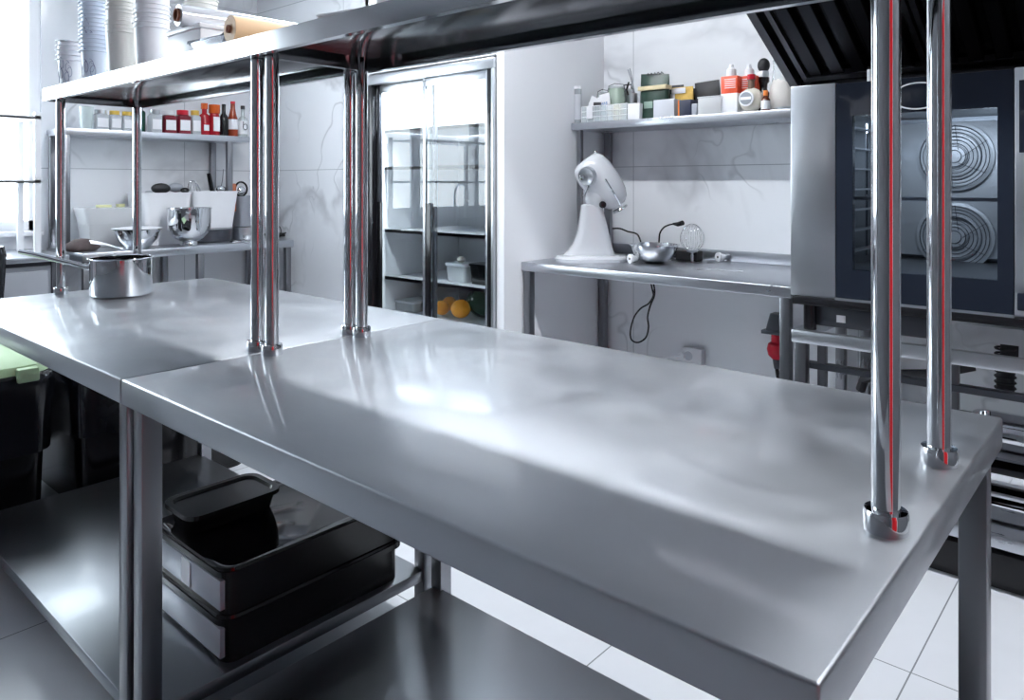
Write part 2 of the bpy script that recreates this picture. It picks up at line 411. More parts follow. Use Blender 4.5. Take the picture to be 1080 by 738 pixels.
# ---------------------------------------------------------------- prep table with mixer
def plain_table(name, label, x0, x1, y0, y1, top, th, lw=.04, shelf=None, splash=None, mid=None):
    t = thing(name, label, 'table', (x0, y0, 0))
    W, D = x1 - x0, y1 - y0
    MB().box(0, W, 0, D, top - th, top, .004, 2).build('tabletop', M_STEEL, t, ang=60)
    for lx in (.01, W - .01 - lw):
        for ly in (.01, D - .03 - lw):
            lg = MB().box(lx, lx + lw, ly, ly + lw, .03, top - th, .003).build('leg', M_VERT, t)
            MB().cyl((lx + lw/2, ly + lw/2, 0), (lx + lw/2, ly + lw/2, .032), .015).build('foot', M_BLACK, lg)
    if shelf: MB().box(.012, W - .012, .03, D - .03, shelf - .03, shelf, .003).build('undershelf', M_STEEL, t)
    if splash:
        if splash == 'Y': MB().box(0, W, D - .012, D, top, top + .055, .002).build('upstand', M_STEEL, t)
        else: MB().box(0, .012, 0, D, top, top + .055, .002).build('upstand', M_STEEL, t)
    return t
plain_table('prep_table', 'steel prep table under the mixer against the marble wall', -2.447, -1.075, 2.845, 3.585, TZ, .045, splash='Y')

# wall shelf above it
t = thing('wall_shelf', 'steel wall shelf of groceries above the mixer', 'shelf', (-2.447, 3.27, 1.56))
MB().box(0, 1.405, 0, .318, 0, .04, .003).build('shelf_board', M_STEEL, t)
MB().box(.03, .055, .012, .037, -.69, 0).build('post', M_VERT, t)
MB().box(.03, .07, .275, .30, -.69, 0).build('post', M_VERT, t)
# ---------------------------------------------------------------- left counter and its wall shelf
t = thing('side_counter', 'long steel counter along the left wall with bowls and bins', 'counter', (XL + .003, 1.53, 0))
W, D = .60, 1.36
MB().box(0, W, 0, D, TZ - .05, TZ, .004).build('tabletop', M_STEEL, t, ang=60)
for lx in (.02, W - .055):
    for ly in (.012, .68, D - .052):
        lg = MB().box(lx, lx + .04, ly, ly + .04, .03, TZ - .05, .003).build('leg', M_VERT, t)
        MB().cyl((lx + .02, ly + .02, 0), (lx + .02, ly + .02, .032), .015).build('foot', M_BLACK, lg)
MB().box(.02, W - .02, .03, D - .03, .17, .20, .003).build('undershelf', M_STEEL, t)
t = thing('wall_shelf', 'steel wall shelf of jars and bottles above the left counter', 'shelf', (XL + .003, 1.53, 1.56))
MB().box(0, .30, 0, 1.19, 0, .04, .003).build('shelf_board', M_STEEL, t)
for lx, ly in ((.26, 1.03), (.02, 1.03), (.26, .002), (.02, .002)):
    MB().box(lx, lx + .036, ly, ly + .036, -.69, 0, .002).build('post', M_VERT, t)
M_LGREY2 = plain('sink_door_grey', (.36, .38, .42), .3)
# sink unit under the window
t = thing('sink_unit', 'grey steel sink unit below the window', 'sink', (XL + .003, -.4, 0))
MB().box(0, .62, 0, 1.86, TZ - .03, TZ, .004).build('sink_top', M_STEEL, t)
MB().box(.02, .58, .03, 1.83, .12, TZ - .055).build('cabinet_body', M_GREY, t)
MB().box(.02, .57, .03, 1.83, TZ - .055, TZ - .03).build('shadow_gap', M_DGREY, t)
for ly in (.03, .9, 1.78): MB().box(.54, .59, ly, ly + .05, 0, TZ - .03, .002).build('leg', M_DGREY, t)
for a, b in ((.09, .88), (.97, 1.76)): 
    d = MB().box(.58, .598, a, b, .15, TZ - .08, .004).build('door', M_LGREY2, t)
    MB().tube([(.598, a + .1, .70), (.625, a + .1, .70), (.625, a + .35, .70), (.598, a + .35, .70)], .006).build('handle', M_CHROME, d)
tp = MB().tube([(.10, .9, TZ), (.10, .9, TZ + .30)] + [(.10 + .09 * (1 - math.cos(a)), .9, TZ + .30 + .09 * math.sin(a)) for a in [k * PI / 8 for k in range(1, 9)]] + [(.28, .9, TZ + .24)], .012, 12)
tp.build('tap', M_CHROME, t)
# dish shelf; white colour on its steel paints the window's overexposure
t = thing('dish_shelf', 'steel dish rack shelf in front of the window', 'shelf', (XL + .01, .35, TZ))
for z in (.76, .40):
    b = MB().box(.10, .44, 0, 1.02, z, z + .010)
    b.box(.10, .112, 0, 1.02, z, z + .018).box(.428, .44, 0, 1.02, z, z + .018)
    b.build('shelf_board', M_WHITE, t)
for lx in (.10, .41):
    for ly in (0, .99): MB().box(lx, lx + .03, ly, ly + .03, 0, .80).build('post', M_WHITE, t)

# ---------------------------------------------------------------- glass door fridge
FX0, FX1, FY = -3.525, -2.505, 2.72
t = thing('display_fridge', 'tall black fridge with two sliding glass doors', 'fridge', (FX0, FY, 0))
FW, FH, FD = FX1 - FX0, 1.90, .74
c = MB().box(0, .03, .02, FD, .0, FH).box(FW - .03, FW, .02, FD, 0, FH).box(.03, FW - .03, FD - .03, FD, 0, FH)
c.box(.03, FW - .03, .02, FD - .03, 0, .28).box(.03, FW - .03, .02, FD - .03, FH - .06, FH)
c.build('cabinet', M_BLACK, t)
li = MB().box(.03, .036, .05, FD - .03, .28, FH - .06).box(FW - .036, FW - .03, .05, FD - .03, .28, FH - .06)
li.box(.03, FW - .03, FD - .036, FD - .03, .28, FH - .06).box(.03, FW - .03, .05, FD - .03, FH - .07, FH - .06).box(.03, FW - .03, .05, FD - .03, .28, .29)
li.build('liner', M_WHITE, t)
MB().box(0, .045, -.012, .02, .1, FH - .02, .002).build('side_frame', M_BLACK, t)
MB().box(FW - .05, FW - .018, -.012, .02, .1, FH - .02, .002).build('side_frame', M_BLACK, t)
MB().box(0, FW, -.018, .02, FH - .055, FH, .004).box(FW - .018, FW, -.018, .02, .1, FH - .055, .003).build('outer_trim', M_SATIN, t)
MB().box(.0, FW, -.016, .02, .0, .12, .003).build('kick_plate', M_BLACK, t)
def fdoor(a, b, y, side):
    d = MB().box(a, b, y - .008, y + .008, FH - .10, FH - .058, .002)
    d.box(a + .001, a + .02, y - .006, y + .006, .14, FH - .06)
    d.box(b - .02, b - .001, y - .006, y + .006, .14, FH - .06)
    d.box(a, b, y - .008, y + .008, .12, .16, .002)
    d = d.build('door', M_SATIN, t)
    MB().box(a, a + .022, y - .010, y + .010, .12, FH - .058, .002).box(b - .022, b, y - .010, y + .010, .12, FH - .058, .002).build('door_stile', M_DGREY if side == 'l' else M_SATIN, d)
    MB().box(a + .022, b - .022, y - .003, y + .003, .16, FH - .10).build('glass_pane', M_FRIDGEGLASS, d)
    hx = (a + .024) if side == 'r' else (a + .004)
    MB().box(hx, hx + .045, y - .014, y - .009, .30, 1.16, .002).build('pull_strip', M_BLACK, d)
    return d
fdoor(.045, .545, .035, 'l'); fdoor(.475, FW - .05, .008, 'r')
for z in (1.58, 1.36, .99, .71, .50):
    g = MB().box(.04, FW - .04, .09, FD - .05, z - .004, z)
    for k in range(2): g.box(.04, FW - .04, .085 - k * 0, .095, z - .012, z + .006)
    g.build('fridge_shelf', M_SATIN if z > 1 else M_WHITE, t)
FSH = (.82, .56)
li2 = bpy.data.lights.new('fridge_lamp', 'AREA'); li2.energy = 38; li2.size = .8; li2.size_y = .05; li2.shape = 'RECTANGLE'; li2.color = (.9, .96, 1)
lo = bpy.data.objects.new('fridge_lamp', li2); COL.objects.link(lo); lo.location = (FX0 + FW/2, FY + .05, 1.82); lo.rotation_euler = (math.radians(40), 0, 0)

# ---------------------------------------------------------------- oven on its stand
OY = 2.70; OX0 = -1.022; OX1 = -.10; OZ0, OZ1 = .862, 1.622
xg0 = pt(881, Y=OY).x - OX0; xg1 = pt(1070, Y=OY).x - OX0; OW = OX1 - OX0; OD = .86; OH = OZ1 - OZ0
t = thing('combi_oven', 'large steel oven with dark glass door on a stand', 'oven', (OX0, OY, OZ0))
wx0 = pt(899, Y=OY).x - OX0; wx1 = pt(1052, Y=OY).x - OX0
wz1 = pt(1000, 116, Y=OY).z - OZ0; wz0 = pt(1000, 292, Y=OY).z - OZ0
b = MB().box(0, OW, .03, OD, OH - .04, OH).box(0, OW, .03, OD, 0, .05).box(0, .05, .03, OD, .05, OH - .04).box(OW - .05, OW, .03, OD, .05, OH - .04).box(.05, OW - .05, OD - .05, OD, .05, OH - .04)
b.build('oven_body', M_STEEL, t)
MB().box(0, xg0, 0, .03, 0, OH, .003).build('side_panel', M_SATIN, t)
cp = MB().box(xg1, OW, 0, .03, 0, OH, .003).build('control_column', M_SATIN, t)
MB().box(xg1 + .012, OW - .02, -.006, 0, .50, .72, .002).build('control_screen', M_BLACKG, cp)
MB().box(xg1 + .008, OW - .03, -.012, 0, .022, .075, .003).build('socket_cover', M_BLACKG, cp)
d = MB().box(xg0 + .002, wx0, 0, .028, .004, OH - .004).box(wx1, xg1 - .002, 0, .028, .004, OH - .004)
d.box(wx0, wx1, 0, .028, wz1, OH - .004).box(wx0, wx1, 0, .028, .004, wz0)
door = d.build('oven_door', M_BLACKG, t, smooth=False)
MB().box(wx0, wx1, .004, .010, wz0, wz1).build('door_glass', M_OVENGLASS, door)
lc = pt(968, 101, Y=OY - .002); lx, lz = lc.x - OX0, lc.z - OZ0
MB().tube([(lx + .075 * math.cos(a), -.003, lz + .043 * math.sin(a)) for a in [k * 2 * PI / 48 for k in range(48)]], .0025, 6, closed=True).build('door_emblem', M_WHITE, door)
MB().box(xg0, xg1, -.008, .002, -.004, .006).build('door_edge_strip', M_SATIN, door)
cx0, cx1, cz0, cz1, cy1 = .135, xg1 - .03, .10, OH - .09, .70
c = MB().box(cx0 - .01, cx0, .035, cy1, cz0, cz1).box(cx1, cx1 + .01, .035, cy1, cz0, cz1).box(cx0, cx1, cy1, cy1 + .01, cz0, cz1)
c.box(cx0, cx1, .035, cy1, cz0 - .01, cz0).box(cx0, cx1, .035, cy1, cz1, cz1 + .01)
M_CAV = plain('oven_cavity_steel', (.20, .22, .24), .35, .85)
M_CAVL = plain('oven_panel_steel', (.60, .63, .65), .4, .4)
c.build('oven_cavity', M_CAV, t, smooth=False)
# fan panel and fans
fa = pt(1006, 165, Y=OY + .62); fb = pt(1006, 250, Y=OY + .62)
MB().box(cx0 + .02, cx1 - .02, .655, .665, cz0 + .015, cz1 - .02, .004).build('fan_panel', M_CAVL, t)
for q in (fa, fb):
    fx, fz = q.x - OX0, q.z - OZ0
    M = Matrix.Translation((fx, .645, fz)) @ rot('X', 90)
    R = .135
    f = MB().lathe([(R, 0), (R, .012), (R - .012, .014), (R - .014, .004), (.09, .002), (.088, .016), (.078, .016), (.076, .003), (.045, .003), (.043, .020), (.0, .022)], (0, 0, 0), 40, M)
    fo = f.build('fan_guard', M_CAVL, t)
    g = MB()
    for rr in (.025, .040, .052, .066, .080, .095, .108, .120): g.tube([(fx + rr * math.cos(a), .622, fz + rr * math.sin(a)) for a in [k * 2 * PI / 36 for k in range(36)]], .0016, 5, closed=True)
    for k in range(6):
        a = k * PI / 3; g.tube([(fx + .03 * math.cos(a), .622, fz + .03 * math.sin(a)), (fx + .125 * math.cos(a + .5), .622, fz + .125 * math.sin(a + .5))], .0012, 5)
    g.build('guard_wires', M_DGREY, fo)
for y in (.10, .34, .58):
    g = MB().tube([(cx0 + .03, y, cz0 + .03), (cx0 + .03, y, cz1 - .03)], .005, 8)
    g.build('rack_upright', M_CHROME, t)
for k in range(7):
    z = cz0 + .06 + k * (cz1 - cz0 - .12) / 6
    MB().box(cx0 + .02, cx0 + .05, .08, .60, z - .003, z + .003).build('rack_runner', M_SATIN, t)
zc = pt(1000, 210, Y=OY + .1).z - OZ0
MB().box(cx0 + .02, cx1 - .01, .08, .10, zc - .006, zc + .006).build('divider_bar', M_SATIN, t)
ol = bpy.data.lights.new('oven_fill_light', 'AREA'); ol.energy = 2.8; ol.shape = 'RECTANGLE'; ol.size = .45; ol.size_y = .04; ol.color = (.92, .97, 1)  # fill light added inside the oven to brighten the cavity
oo = bpy.data.objects.new('oven_fill_light', ol); COL.objects.link(oo); oo.location = (OX0 + .42, OY + .045, OZ0 + cz1 - .03); oo.rotation_euler = (math.radians(62), 0, 0)
MB().box(.01, OW - .02, -.012, .02, -.03, -.002, .003).build('drip_tray', M_BLACK, t)
vx = pt(918, Y=OY + .35).x - OX0
MB().cyl((vx, .35, OH), (vx, .35, OH + .085), .012).build('steam_vent', M_WHITE, t)
MB().box(.0, .05, .35, .42, OH, OH + .03, .002).build('corner_bracket', M_GREY, t)

t = thing('oven_stand', 'steel oven stand with trays on its lower runners', 'stand', (OX0, OY, 0))
SW = .92
MB().box(.01, SW, -.02, .01, .695, .74, .003).box(.01, SW, .78, .81, .695, .74, .003).box(.01, .04, .01, .78, .695, .74).box(SW - .03, SW, .01, .78, .695, .74).build('top_frame', M_SATIN, t)
for lx in (.02, SW - .06):
    for ly in (-.015, .76):
        lg = MB().box(lx, lx + .04, ly, ly + .04, .11, .695, .002).build('leg', M_VERT, t)
for lx in (.085, .50): MB().box(lx, lx + .028, .03, .06, .2, .695, .002).build('runner_post', M_VERT, t)
MB().box(.01, SW + .1, -.02, .80, .15, .19, .003).build('lower_shelf', M_STEEL, t)
MB().box(.03, SW + .05, .02, .06, .60, .62).box(.30, SW + .05, .02, .5, .41, .418).build('mid_rail', M_DGREY, t)
for ly in (.0, .74):
    for lx in (.06, .80): MB().cyl((lx, ly + .03, .74), (lx, ly + .03, .83), .022).build('oven_foot', M_BLACK, t)
pb = MB().box(.07, .44, .04, .30, .755, .826, .004).build('control_box', M_DGREY, t)
MB().box(.15, .18, .036, .04, .775, .80).build('switch', M_WHITE, pb)
MB().box(.05, 1.3, .04, .82, .0, .11, .004).build('floor_shadow_block', M_BLACKM, t)  # black block paints the dark floor shadow under the stand
# hoses and trays below the oven
solo(MB().tube([(0, 0, 0), (.02, -.02, .05), (.10, -.12, .10), (.30, -.25, .16), (.42, -.2, .2)], .018, 10), 'drain_hose', M_RUBBER, 'black drain hose sloping below the left end of the oven', 'hose', (OX0 + .12, OY + .42, .45))
hz = MB()
P = [(0, 0, 0), (0, .0, .06), (0.01, .01, .12), (.01, .02, .17)]
hz.tube(P, .028, 12)
for k in range(8): hz.tube([(0.0 + .031 * math.cos(a), .031 * math.sin(a), .02 + k * .02) for a in [j * PI / 6 for j in range(12)]], .004, 5, closed=True)
h1 = solo(hz, 'corrugated_hose', M_RUBBER, 'ribbed grey hose hanging under the oven nearer the poles', 'hose', (OX0 + .60, OY + .44, .52))
dup(h1, (OX0 + .80, OY + .46, .52), .4, 'ribbed grey hose hanging under the oven at the right edge')
def gn_pan(z, x, label, depth=.06):
    p = MB()
    o = rrect(0, .52, 0, .32, .04, 0); i0 = rrect(.0, .52, 0, .32, .04, 0)
    outer = [[(a, b, z_) for a, b, _ in rrect(.015 + e, .505 - e, .015 + e, .305 - e, .035, 0)] for z_, e in ((0, .02), (.008, .004), (depth, 0))]
    rim = [[(a, b, depth) for a, b, _ in rrect(0, .52, 0, .32, .045, 0)], [(a, b, depth + .003) for a, b, _ in rrect(0, .52, 0, .32, .045, 0)]]
    inner = [[(a, b, z_) for a, b, _ in rrect(.018 + e, .502 - e, .018 + e, .302 - e, .033, 0)] for z_, e in ((depth + .003, 0), (.010, .004), (.004, .02))]
    p.loft(outer + rim + inner)
    return solo(p, 'oven_pan', M_CHROME, label, 'pan', (x, OY + .06, z), 0, 'steel pans in the oven stand')
gn_pan(.192, OX0 + .52, 'steel pan on the bottom shelf of the oven stand')
gn_pan(.300, OX0 + .52, 'middle steel pan in the oven stand, right of the table leg', .05)
gn_pan(.42, OX0 + .52, 'topmost steel pan in the oven stand, below the rail', .045)
st = [o for o in bpy.data.objects if o.name == 'oven_stand'][0]
MB().box(.50, .515, .03, .45, .290, .298).box(.515, 1.05, .03, .05, .290, .298).box(1.035, 1.05, .05, .45, .290, .298).build('tray_runner', M_SATIN, st)

# ---------------------------------------------------------------- extractor hood
HX0, HX1 = -1.235, 1.35
A = (3.30, 1.722); Bp = (2.25, 2.285)
t = thing('extractor_hood', 'darkly reflecting steel extractor hood with slanted baffle filters', 'hood', (HX0, 0, 0))
L_ = HX1 - HX0
MB().prism([(A[0], A[1] + .012), (Bp[0], Bp[1] + .012), (Bp[0], 2.6), (3.585, 2.6), (3.585, 1.70), (A[0], 1.70)], 'X', 0, L_).build('hood_canopy', M_HOODREFL, t, smooth=False)
MB().prism([(A[0] + .02, 1.66), (A[0] + .02, 1.74), (A[0] - .03, 1.745), (A[0] - .03, 1.735), (A[0] + .005, 1.73), (A[0] + .005, 1.66)], 'X', 0.01, L_).box(.01, L_, A[0] + .02, 3.58, 1.655, 1.665).build('grease_gutter', M_HOODREFL, t, smooth=False)
sl = Vector((0, Bp[0] - A[0], Bp[1] - A[1])); sl_len = sl.length
ang = math.atan2(Bp[1] - A[1], -(Bp[0] - A[0]))
Mf = Matrix.Translation((0, A[0], A[1])) @ Matrix.Rotation(PI, 4, 'Z') @ Matrix.Rotation(ang, 4, 'X')   # local +Y up the slope, -Z outward below
def fb_(m, x0, x1, s0, s1, z0, z1, bev=0):
    return m.box(-x1, -x0, s0, s1, z0, z1, bev, 2, Mf)
m = MB(); fb_(m, 0, .035, 0, sl_len, -.045, .01); fb_(m, 0, L_, sl_len - .03, sl_len, -.045, .01)
m.build('hood_rim', M_HOODLITE, t, smooth=False)
nx = 0
x = .06
while x < L_ - .5:
    fr = MB(); fb_(fr, x, x + .02, .03, sl_len - .05, -.03, .0); fb_(fr, x + .47, x + .49, .03, sl_len - .05, -.03, .0)
    fb_(fr, x + .02, x + .47, .03, .06, -.03, 0); fb_(fr, x + .02, x + .47, sl_len - .08, sl_len - .05, -.03, 0)
    fo = fr.build('baffle_filter', M_HOODLITE, t, smooth=False)
    bf = MB()
    for k in range(5):
        a = x + .035 + k * .088
        fb_(bf, a, a + .052, .06, sl_len - .08, -.024, -.018)
        fb_(bf, a, a + .004, .06, sl_len - .08, -.024, -.006); fb_(bf, a + .048, a + .052, .06, sl_len - .08, -.024, -.006)
    bf.build('baffle', M_HOODREFL, fo, smooth=False)
    x += .50

# ================================================================ on the work table
def pan_lathe(R, H, th=.0015, lip=.006, base=.012):
    return [(0, 0), (R - base, 0), (R - .003, .004), (R, base), (R, H - .004), (R + lip * .6, H - .001), (R + lip, H), (R + lip - .001, H + .0015), (R - th, H - .001), (R - th, base), (R - base, .004), (0, .004)]
t = thing('saucepan', 'polished steel saucepan with long tubular handle on the far work table', 'saucepan', (-2.80, 1.06, TZ), math.radians(-133))
MB().lathe(pan_lathe(.101, .134), seg=56).build('pot_body', M_CHROME, t)
h = MB().tube([(.098, 0, .092), (.115, 0, .098), (.145, 0, .108), (.20, 0, .123), (.28, 0, .144), (.345, 0, .158)], [.008, .0085, .0085, .009, .010, .008], 14)
h.sph((.100, 0, .092), .018, (.5, 1, .9))
h.build('handle', M_CHROME, t)

# rolls and cartons on top of the upper shelf
US = 1.612
def roll(name, core_mat, mat, R, L, label, loc, rz, rc=.018):
    t = thing(name, label, 'roll', loc, rz)
    M = rot('X', -90)
    MB().lathe([(rc, 0), (R - .001, 0), (R, .001), (R, L - .001), (R - .001, L), (rc, L), (rc, 0)], (0, 0, R), 36, M).build('wrap', mat, t)
    MB().lathe([(rc, -.006), (rc, L + .004), (rc - .005, L + .004), (rc - .005, -.006), (rc, -.006)], (0, 0, R), 28, M).build('core', core_mat, t)
    return t
M_CARD = plain('cardboard_core', (.34, .14, .08), .8)
M_PARCH = plain('parchment', (.80, .53, .30), .5)
M_FILM = plain('cling_film', (.72, .75, .80), .12, .3, coat=.5)
M_FOIL = plain('foil', (.75, .77, .80), .2, 1)
roll('parchment_roll', M_CARD, M_PARCH, .034, .40, 'brown baking parchment roll on the upper shelf', (-1.715, .90, US + .001), math.radians(-3), .010)
tb = thing('takeaway_box', 'low white takeaway box under the cling film roll', 'box', (-2.06, .93, US))
MB().box(-.07, .13, 0, .26, 0, .075, .004).build('box_base', M_WHITE, tb)
MB().box(-.074, .134, -.004, .264, .075, .088, .004).build('box_lid', M_WHITE, tb)
roll('cling_film_roll', M_CARD, M_FILM, .031, .36, 'clear cling film roll lying on a white takeaway box', (-2.03, .915, US + .0885), math.radians(-4), .019)
fo = MB()
fr_ = rrect(-.10, .10, -.05, .05, .02, 0)
n = len(fr_)
fo.loft([[(x * .8, y * .75, 0) for x, y, _ in fr_], [(x, y, .03) for x, y, _ in fr_], [(x * 1.08, y * 1.14, .031 + .004 * math.sin(i * 2.3)) for i, (x, y, _) in enumerate(fr_)], [(x * .97, y * .95, .029) for x, y, _ in fr_], [(x * .78, y * .72, .003) for x, y, _ in fr_]])
solo(fo, 'foil_tray', M_FOIL, 'crinkled foil tray between the parchment roll and the takeaway box', 'tray', (-1.86, .96, US), 0)
# open carton
t = thing('carton', 'open white carton on the upper shelf right of the parchment roll', 'box', (-1.27, 1.0, US))
MB().box(0, .26, 0, .004, 0, .10).box(0, .26, .196, .20, 0, .10).box(0, .004, .004, .196, 0, .10).box(.256, .26, .004, .196, 0, .10).box(.004, .256, .004, .196, 0, .004).build('carton_body', M_WHITE, t, smooth=False)
MB().box(0, .26, -.09, 0, -.002, .002, M=Matrix.Translation((0, 0, .10)) @ rot('X', -35)).build('flap', M_WHITE, t)
MB().box(-.09, 0, 0, .20, -.002, .002, M=Matrix.Translation((0, 0, .10)) @ rot('Y', 30)).build('flap', M_WHITE, t)
MB().box(.0, .09, 0, .20, -.002, .002, M=Matrix.Translation((.26, 0, .10)) @ rot('Y', -25)).build('flap', M_WHITE, t)
solo(MB().box(0, .17, 0, .12, 0, .055, .003).box(-.003, .173, -.003, .123, .055, .062, .002), 'lidded_box', M_WHITE, 'small white lidded box left of the open carton', 'box', (-1.52, 1.02, US), .2)
# nested white cups and tubs, stacks rising from the left end
M_CUP = plain('white_cup', (.86, .88, .92), .3, var=.01)
M_CUPB = plain('bluish_cup', (.70, .78, .90), .25, var=.02)
M_INK = plain('blue_ink', (.10, .13, .30), .5)
M_IVORY = plain('ivory_cup', (.84, .84, .80), .35, var=.01)
def cup(label, mat, R, H, loc, grp, rim=.005, ink=False, rr=.78):
    t = thing('takeaway_cup', label, 'cup', loc, random.uniform(0, .2), grp)
    MB().lathe([(0, .002), (R * rr - .003, .002), (R * rr, 0), (R * rr + .001, .003), (R, H - .004), (R + rim, H - .003), (R + rim, H), (R - .002, H), (R * rr - .002, .006), (0, .006)], seg=32).build('cup_wall', mat, t)
    if ink:
        m = MB()
        for k, (a0, zz) in enumerate(((-.9, .35), (-.3, .5), (.3, .38))):
            P = []
            for j in range(14):
                u = j / 13; a = a0 + .28 * math.sin(u * 6.3) + .25 * u - 1.1; z = H * (zz + .22 * math.cos(u * 6.3) * (1 - .3 * u))
                r = R * (rr + (1 - rr) * z / H) + .0012
                P.append((r * math.cos(a), r * math.sin(a), z))
            m.tube(P, .0008, 4)
        m.build('scribble_print', M_INK, t)
    return t
def stack(x, y, mat, R, H, n, step, desc, ink=False, rr=.78, z0=US, rim=.005):
    g = desc + ' stack'
    c = cup('%s, bottom of its stack' % desc, mat, R, H, (x, y, z0), g, rim, ink, rr)
    for k in range(1, n):
        lab = '%s, top of its stack' % desc if k == n - 1 else '%s, nested mid stack' % desc
        d = dup(c, (x + random.uniform(-.002, .002), y + random.uniform(-.002, .002), z0 + k * step), random.uniform(0, .3), lab, g + ' middle' if k < n - 1 else g)
        if k == n - 1: del d['group']
    del c['group']
def ux(px, Y): return pt(px, Y=Y).x
stack(ux(74, .945), .945, M_CUP, .039, .10, 5, .017, 'white printed cup, leftmost front stack', True, rim=.008)
stack(ux(119, 1.11), 1.11, M_CUP, .045, .11, 9, .019, 'wide white cup behind the leftmost cups', rim=.009)
stack(ux(100, .96), .96, M_CUPB, .043, .11, 13, .014, 'pale blue printed cup', True, rim=.007)
stack(ux(129, .955), .955, M_IVORY, .046, .14, 12, .012, 'slim ivory cup right of the blue cups', rim=.003, rr=.84)
stack(ux(160, .965), .965, M_CUP, .048, .13, 12, .014, 'white tub right of the ivory cups', rim=.004, rr=.85)
stack(ux(187, 1.12), 1.12, M_CUP, .050, .12, 12, .015, 'white cup left of the film roll', rim=.003, rr=.72)
stack(ux(212, 1.15), 1.15, M_IVORY, .050, .14, 10, .015, 'large ivory tub behind the film roll', rim=.004, rr=.8)
stack(ux(140, 1.14), 1.14, M_IVORY, .055, .15, 10, .016, 'large ivory tub behind the slim cups', rim=.005, rr=.82)

# ================================================================ under the tables
def crate(z, label, H=.105, x0=-2.035, y0=.84, W=.405, D=.55, panel=True, tagp=False, name='food_crate'):
    t = thing(name, label, 'crate', (x0, y0, z))
    L0 = [rrect(.014, W - .010, .012, D - .016, .03, 0), [(a, b, H - .016) for a, b, _ in rrect(.012, W - .012, .012, D - .012, .035, 0)]]
    rim = [[(a, b, H - .014) for a, b, _ in rrect(0, W, 0, D, .04, 0)], [(a, b, H) for a, b, _ in rrect(0, W, 0, D, .04, 0)]]
    MB().loft(L0 + [[(a, b, H - .014) for a, b, _ in rrect(.012, W - .012, .012, D - .012, .035, 0)]] + rim).build('crate_body', M_BLACKBOX, t, ang=25)
    MB().loft([[(a, b, H) for a, b, _ in rrect(.004, W - .004, .004, D - .004, .04, 0)], [(a, b, H + .006) for a, b, _ in rrect(.006, W - .006, .006, D - .006, .04, 0)], [(a, b, H + .006) for a, b, _ in rrect(.022, W - .022, .022, D - .022, .03, 0)], [(a, b, H + .002) for a, b, _ in rrect(.03, W - .03, .03, D - .03, .03, 0)]]).build('crate_lid', M_LIDBLACK, t, ang=25)
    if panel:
        MB().box(.045, W - .022, .003, .016, .014, H - .022, .002).build('front_reflection', M_FRONTREFL, t)  # grey panel paints the bright reflection on the glossy black front
    if tagp:
        MB().box(.19, .235, .0005, .0035, .018, H - .026).build('paper_tag', M_WHITE, t)
    return t
M_BLACKBOX = plain('black_box_plastic', (.004, .004, .005), .22)
M_LIDBLACK = plain('black_gloss_lid', (.004, .004, .005), .06, coat=.3)
M_FRONTREFL = plain('grey_front_reflection', (.50, .52, .58), .25, .2)
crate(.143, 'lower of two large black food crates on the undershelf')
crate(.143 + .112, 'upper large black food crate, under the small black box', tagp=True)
t = thing('food_box', 'small black lidded box on top of the two black crates', 'box', (-2.02, .862, .143 + .224))
Wb, Db, Hb = .175, .27, .05
MB().loft([rrect(.02, Wb - .02, .02, Db - .02, .03, 0), [(a, b, Hb - .01) for a, b, _ in rrect(.01, Wb - .01, .01, Db - .01, .035, 0)]]).build('box_base', M_BLACKBOX, t, ang=25)
MB().loft([[(a, b, Hb - .01) for a, b, _ in rrect(0, Wb, 0, Db, .04, 0)], [(a, b, Hb + .002) for a, b, _ in rrect(0, Wb, 0, Db, .04, 0)], [(a, b, Hb + .002) for a, b, _ in rrect(.016, Wb - .016, .016, Db - .016, .03, 0)], [(a, b, Hb - .004) for a, b, _ in rrect(.022, Wb - .022, .022, Db - .022, .026, 0)]]).build('box_lid', M_BLACKBOX, t, ang=25)
# waste bins
def bin_(name, label, loc, W, D, H, rz=0, lid=True):
    t = thing(name, label, 'bin', loc, rz)
    MB().loft([rrect(-W/2 + .02, W/2 - .02, -D/2 + .02, D/2 - .02, .06, .0), [(a, b, H) for a, b, _ in rrect(-W/2, W/2, -D/2, D/2, .08, 0)]]).build('bin_body', M_BLACK, t, ang=40)
    loops = []
    for z, e, amp in ((H - .28, .010, .003), (H - .12, .016, .004), (H - .03, .022, .004), (H + .012, .016, .003), (H + .014, .004, .002), (H - .02, -.012, .001)):
        loops.append([(a * (1 + 2 * e / W) + amp * math.sin(i * 1.9 + z * 40), b * (1 + 2 * e / D) + amp * math.cos(i * 2.7 + z * 30), z + .3 * amp * math.sin(i * 3.1)) for i, (a, b, _) in enumerate(rrect(-W/2, W/2, -D/2, D/2, .08, 0, 8))])
    MB().loft(loops, cap=False).build('bin_liner', M_LINER, t, ang=80)
    if lid:
        l = MB().loft([[(a, b, H + .016) for a, b, _ in rrect(-W/2 - .01, W/2 + .01, -D/2 - .01, D/2 + .01, .09, 0)], [(a, b, H + .045) for a, b, _ in rrect(-W/2, W/2, -D/2, D/2, .09, 0)], [(a, b, H + .085) for a, b, _ in rrect(-W/2 + .12, W/2 - .12, -D/2 + .12, D/2 - .12, .06, 0)]])
        l.build('bin_lid', M_GREEN, t, ang=30)
        MB().box(W/2 - .01, W/2 + .035, D/2 - .12, D/2 - .05, H - .01, H + .04, .006).build('lid_clip', M_GREEN, t)
    return t
M_LINER = plain('black_bin_liner', (.010, .011, .015), .16)
bin_('waste_bin', 'black lined waste bin with pale green lid beside the far table', (-3.42, .57, 0), .58, .74, .555)
bin_('waste_bin', 'taller black waste bin without lid behind the green lidded one', (-3.40, 1.38, 0), .60, .72, .57, 0, False)
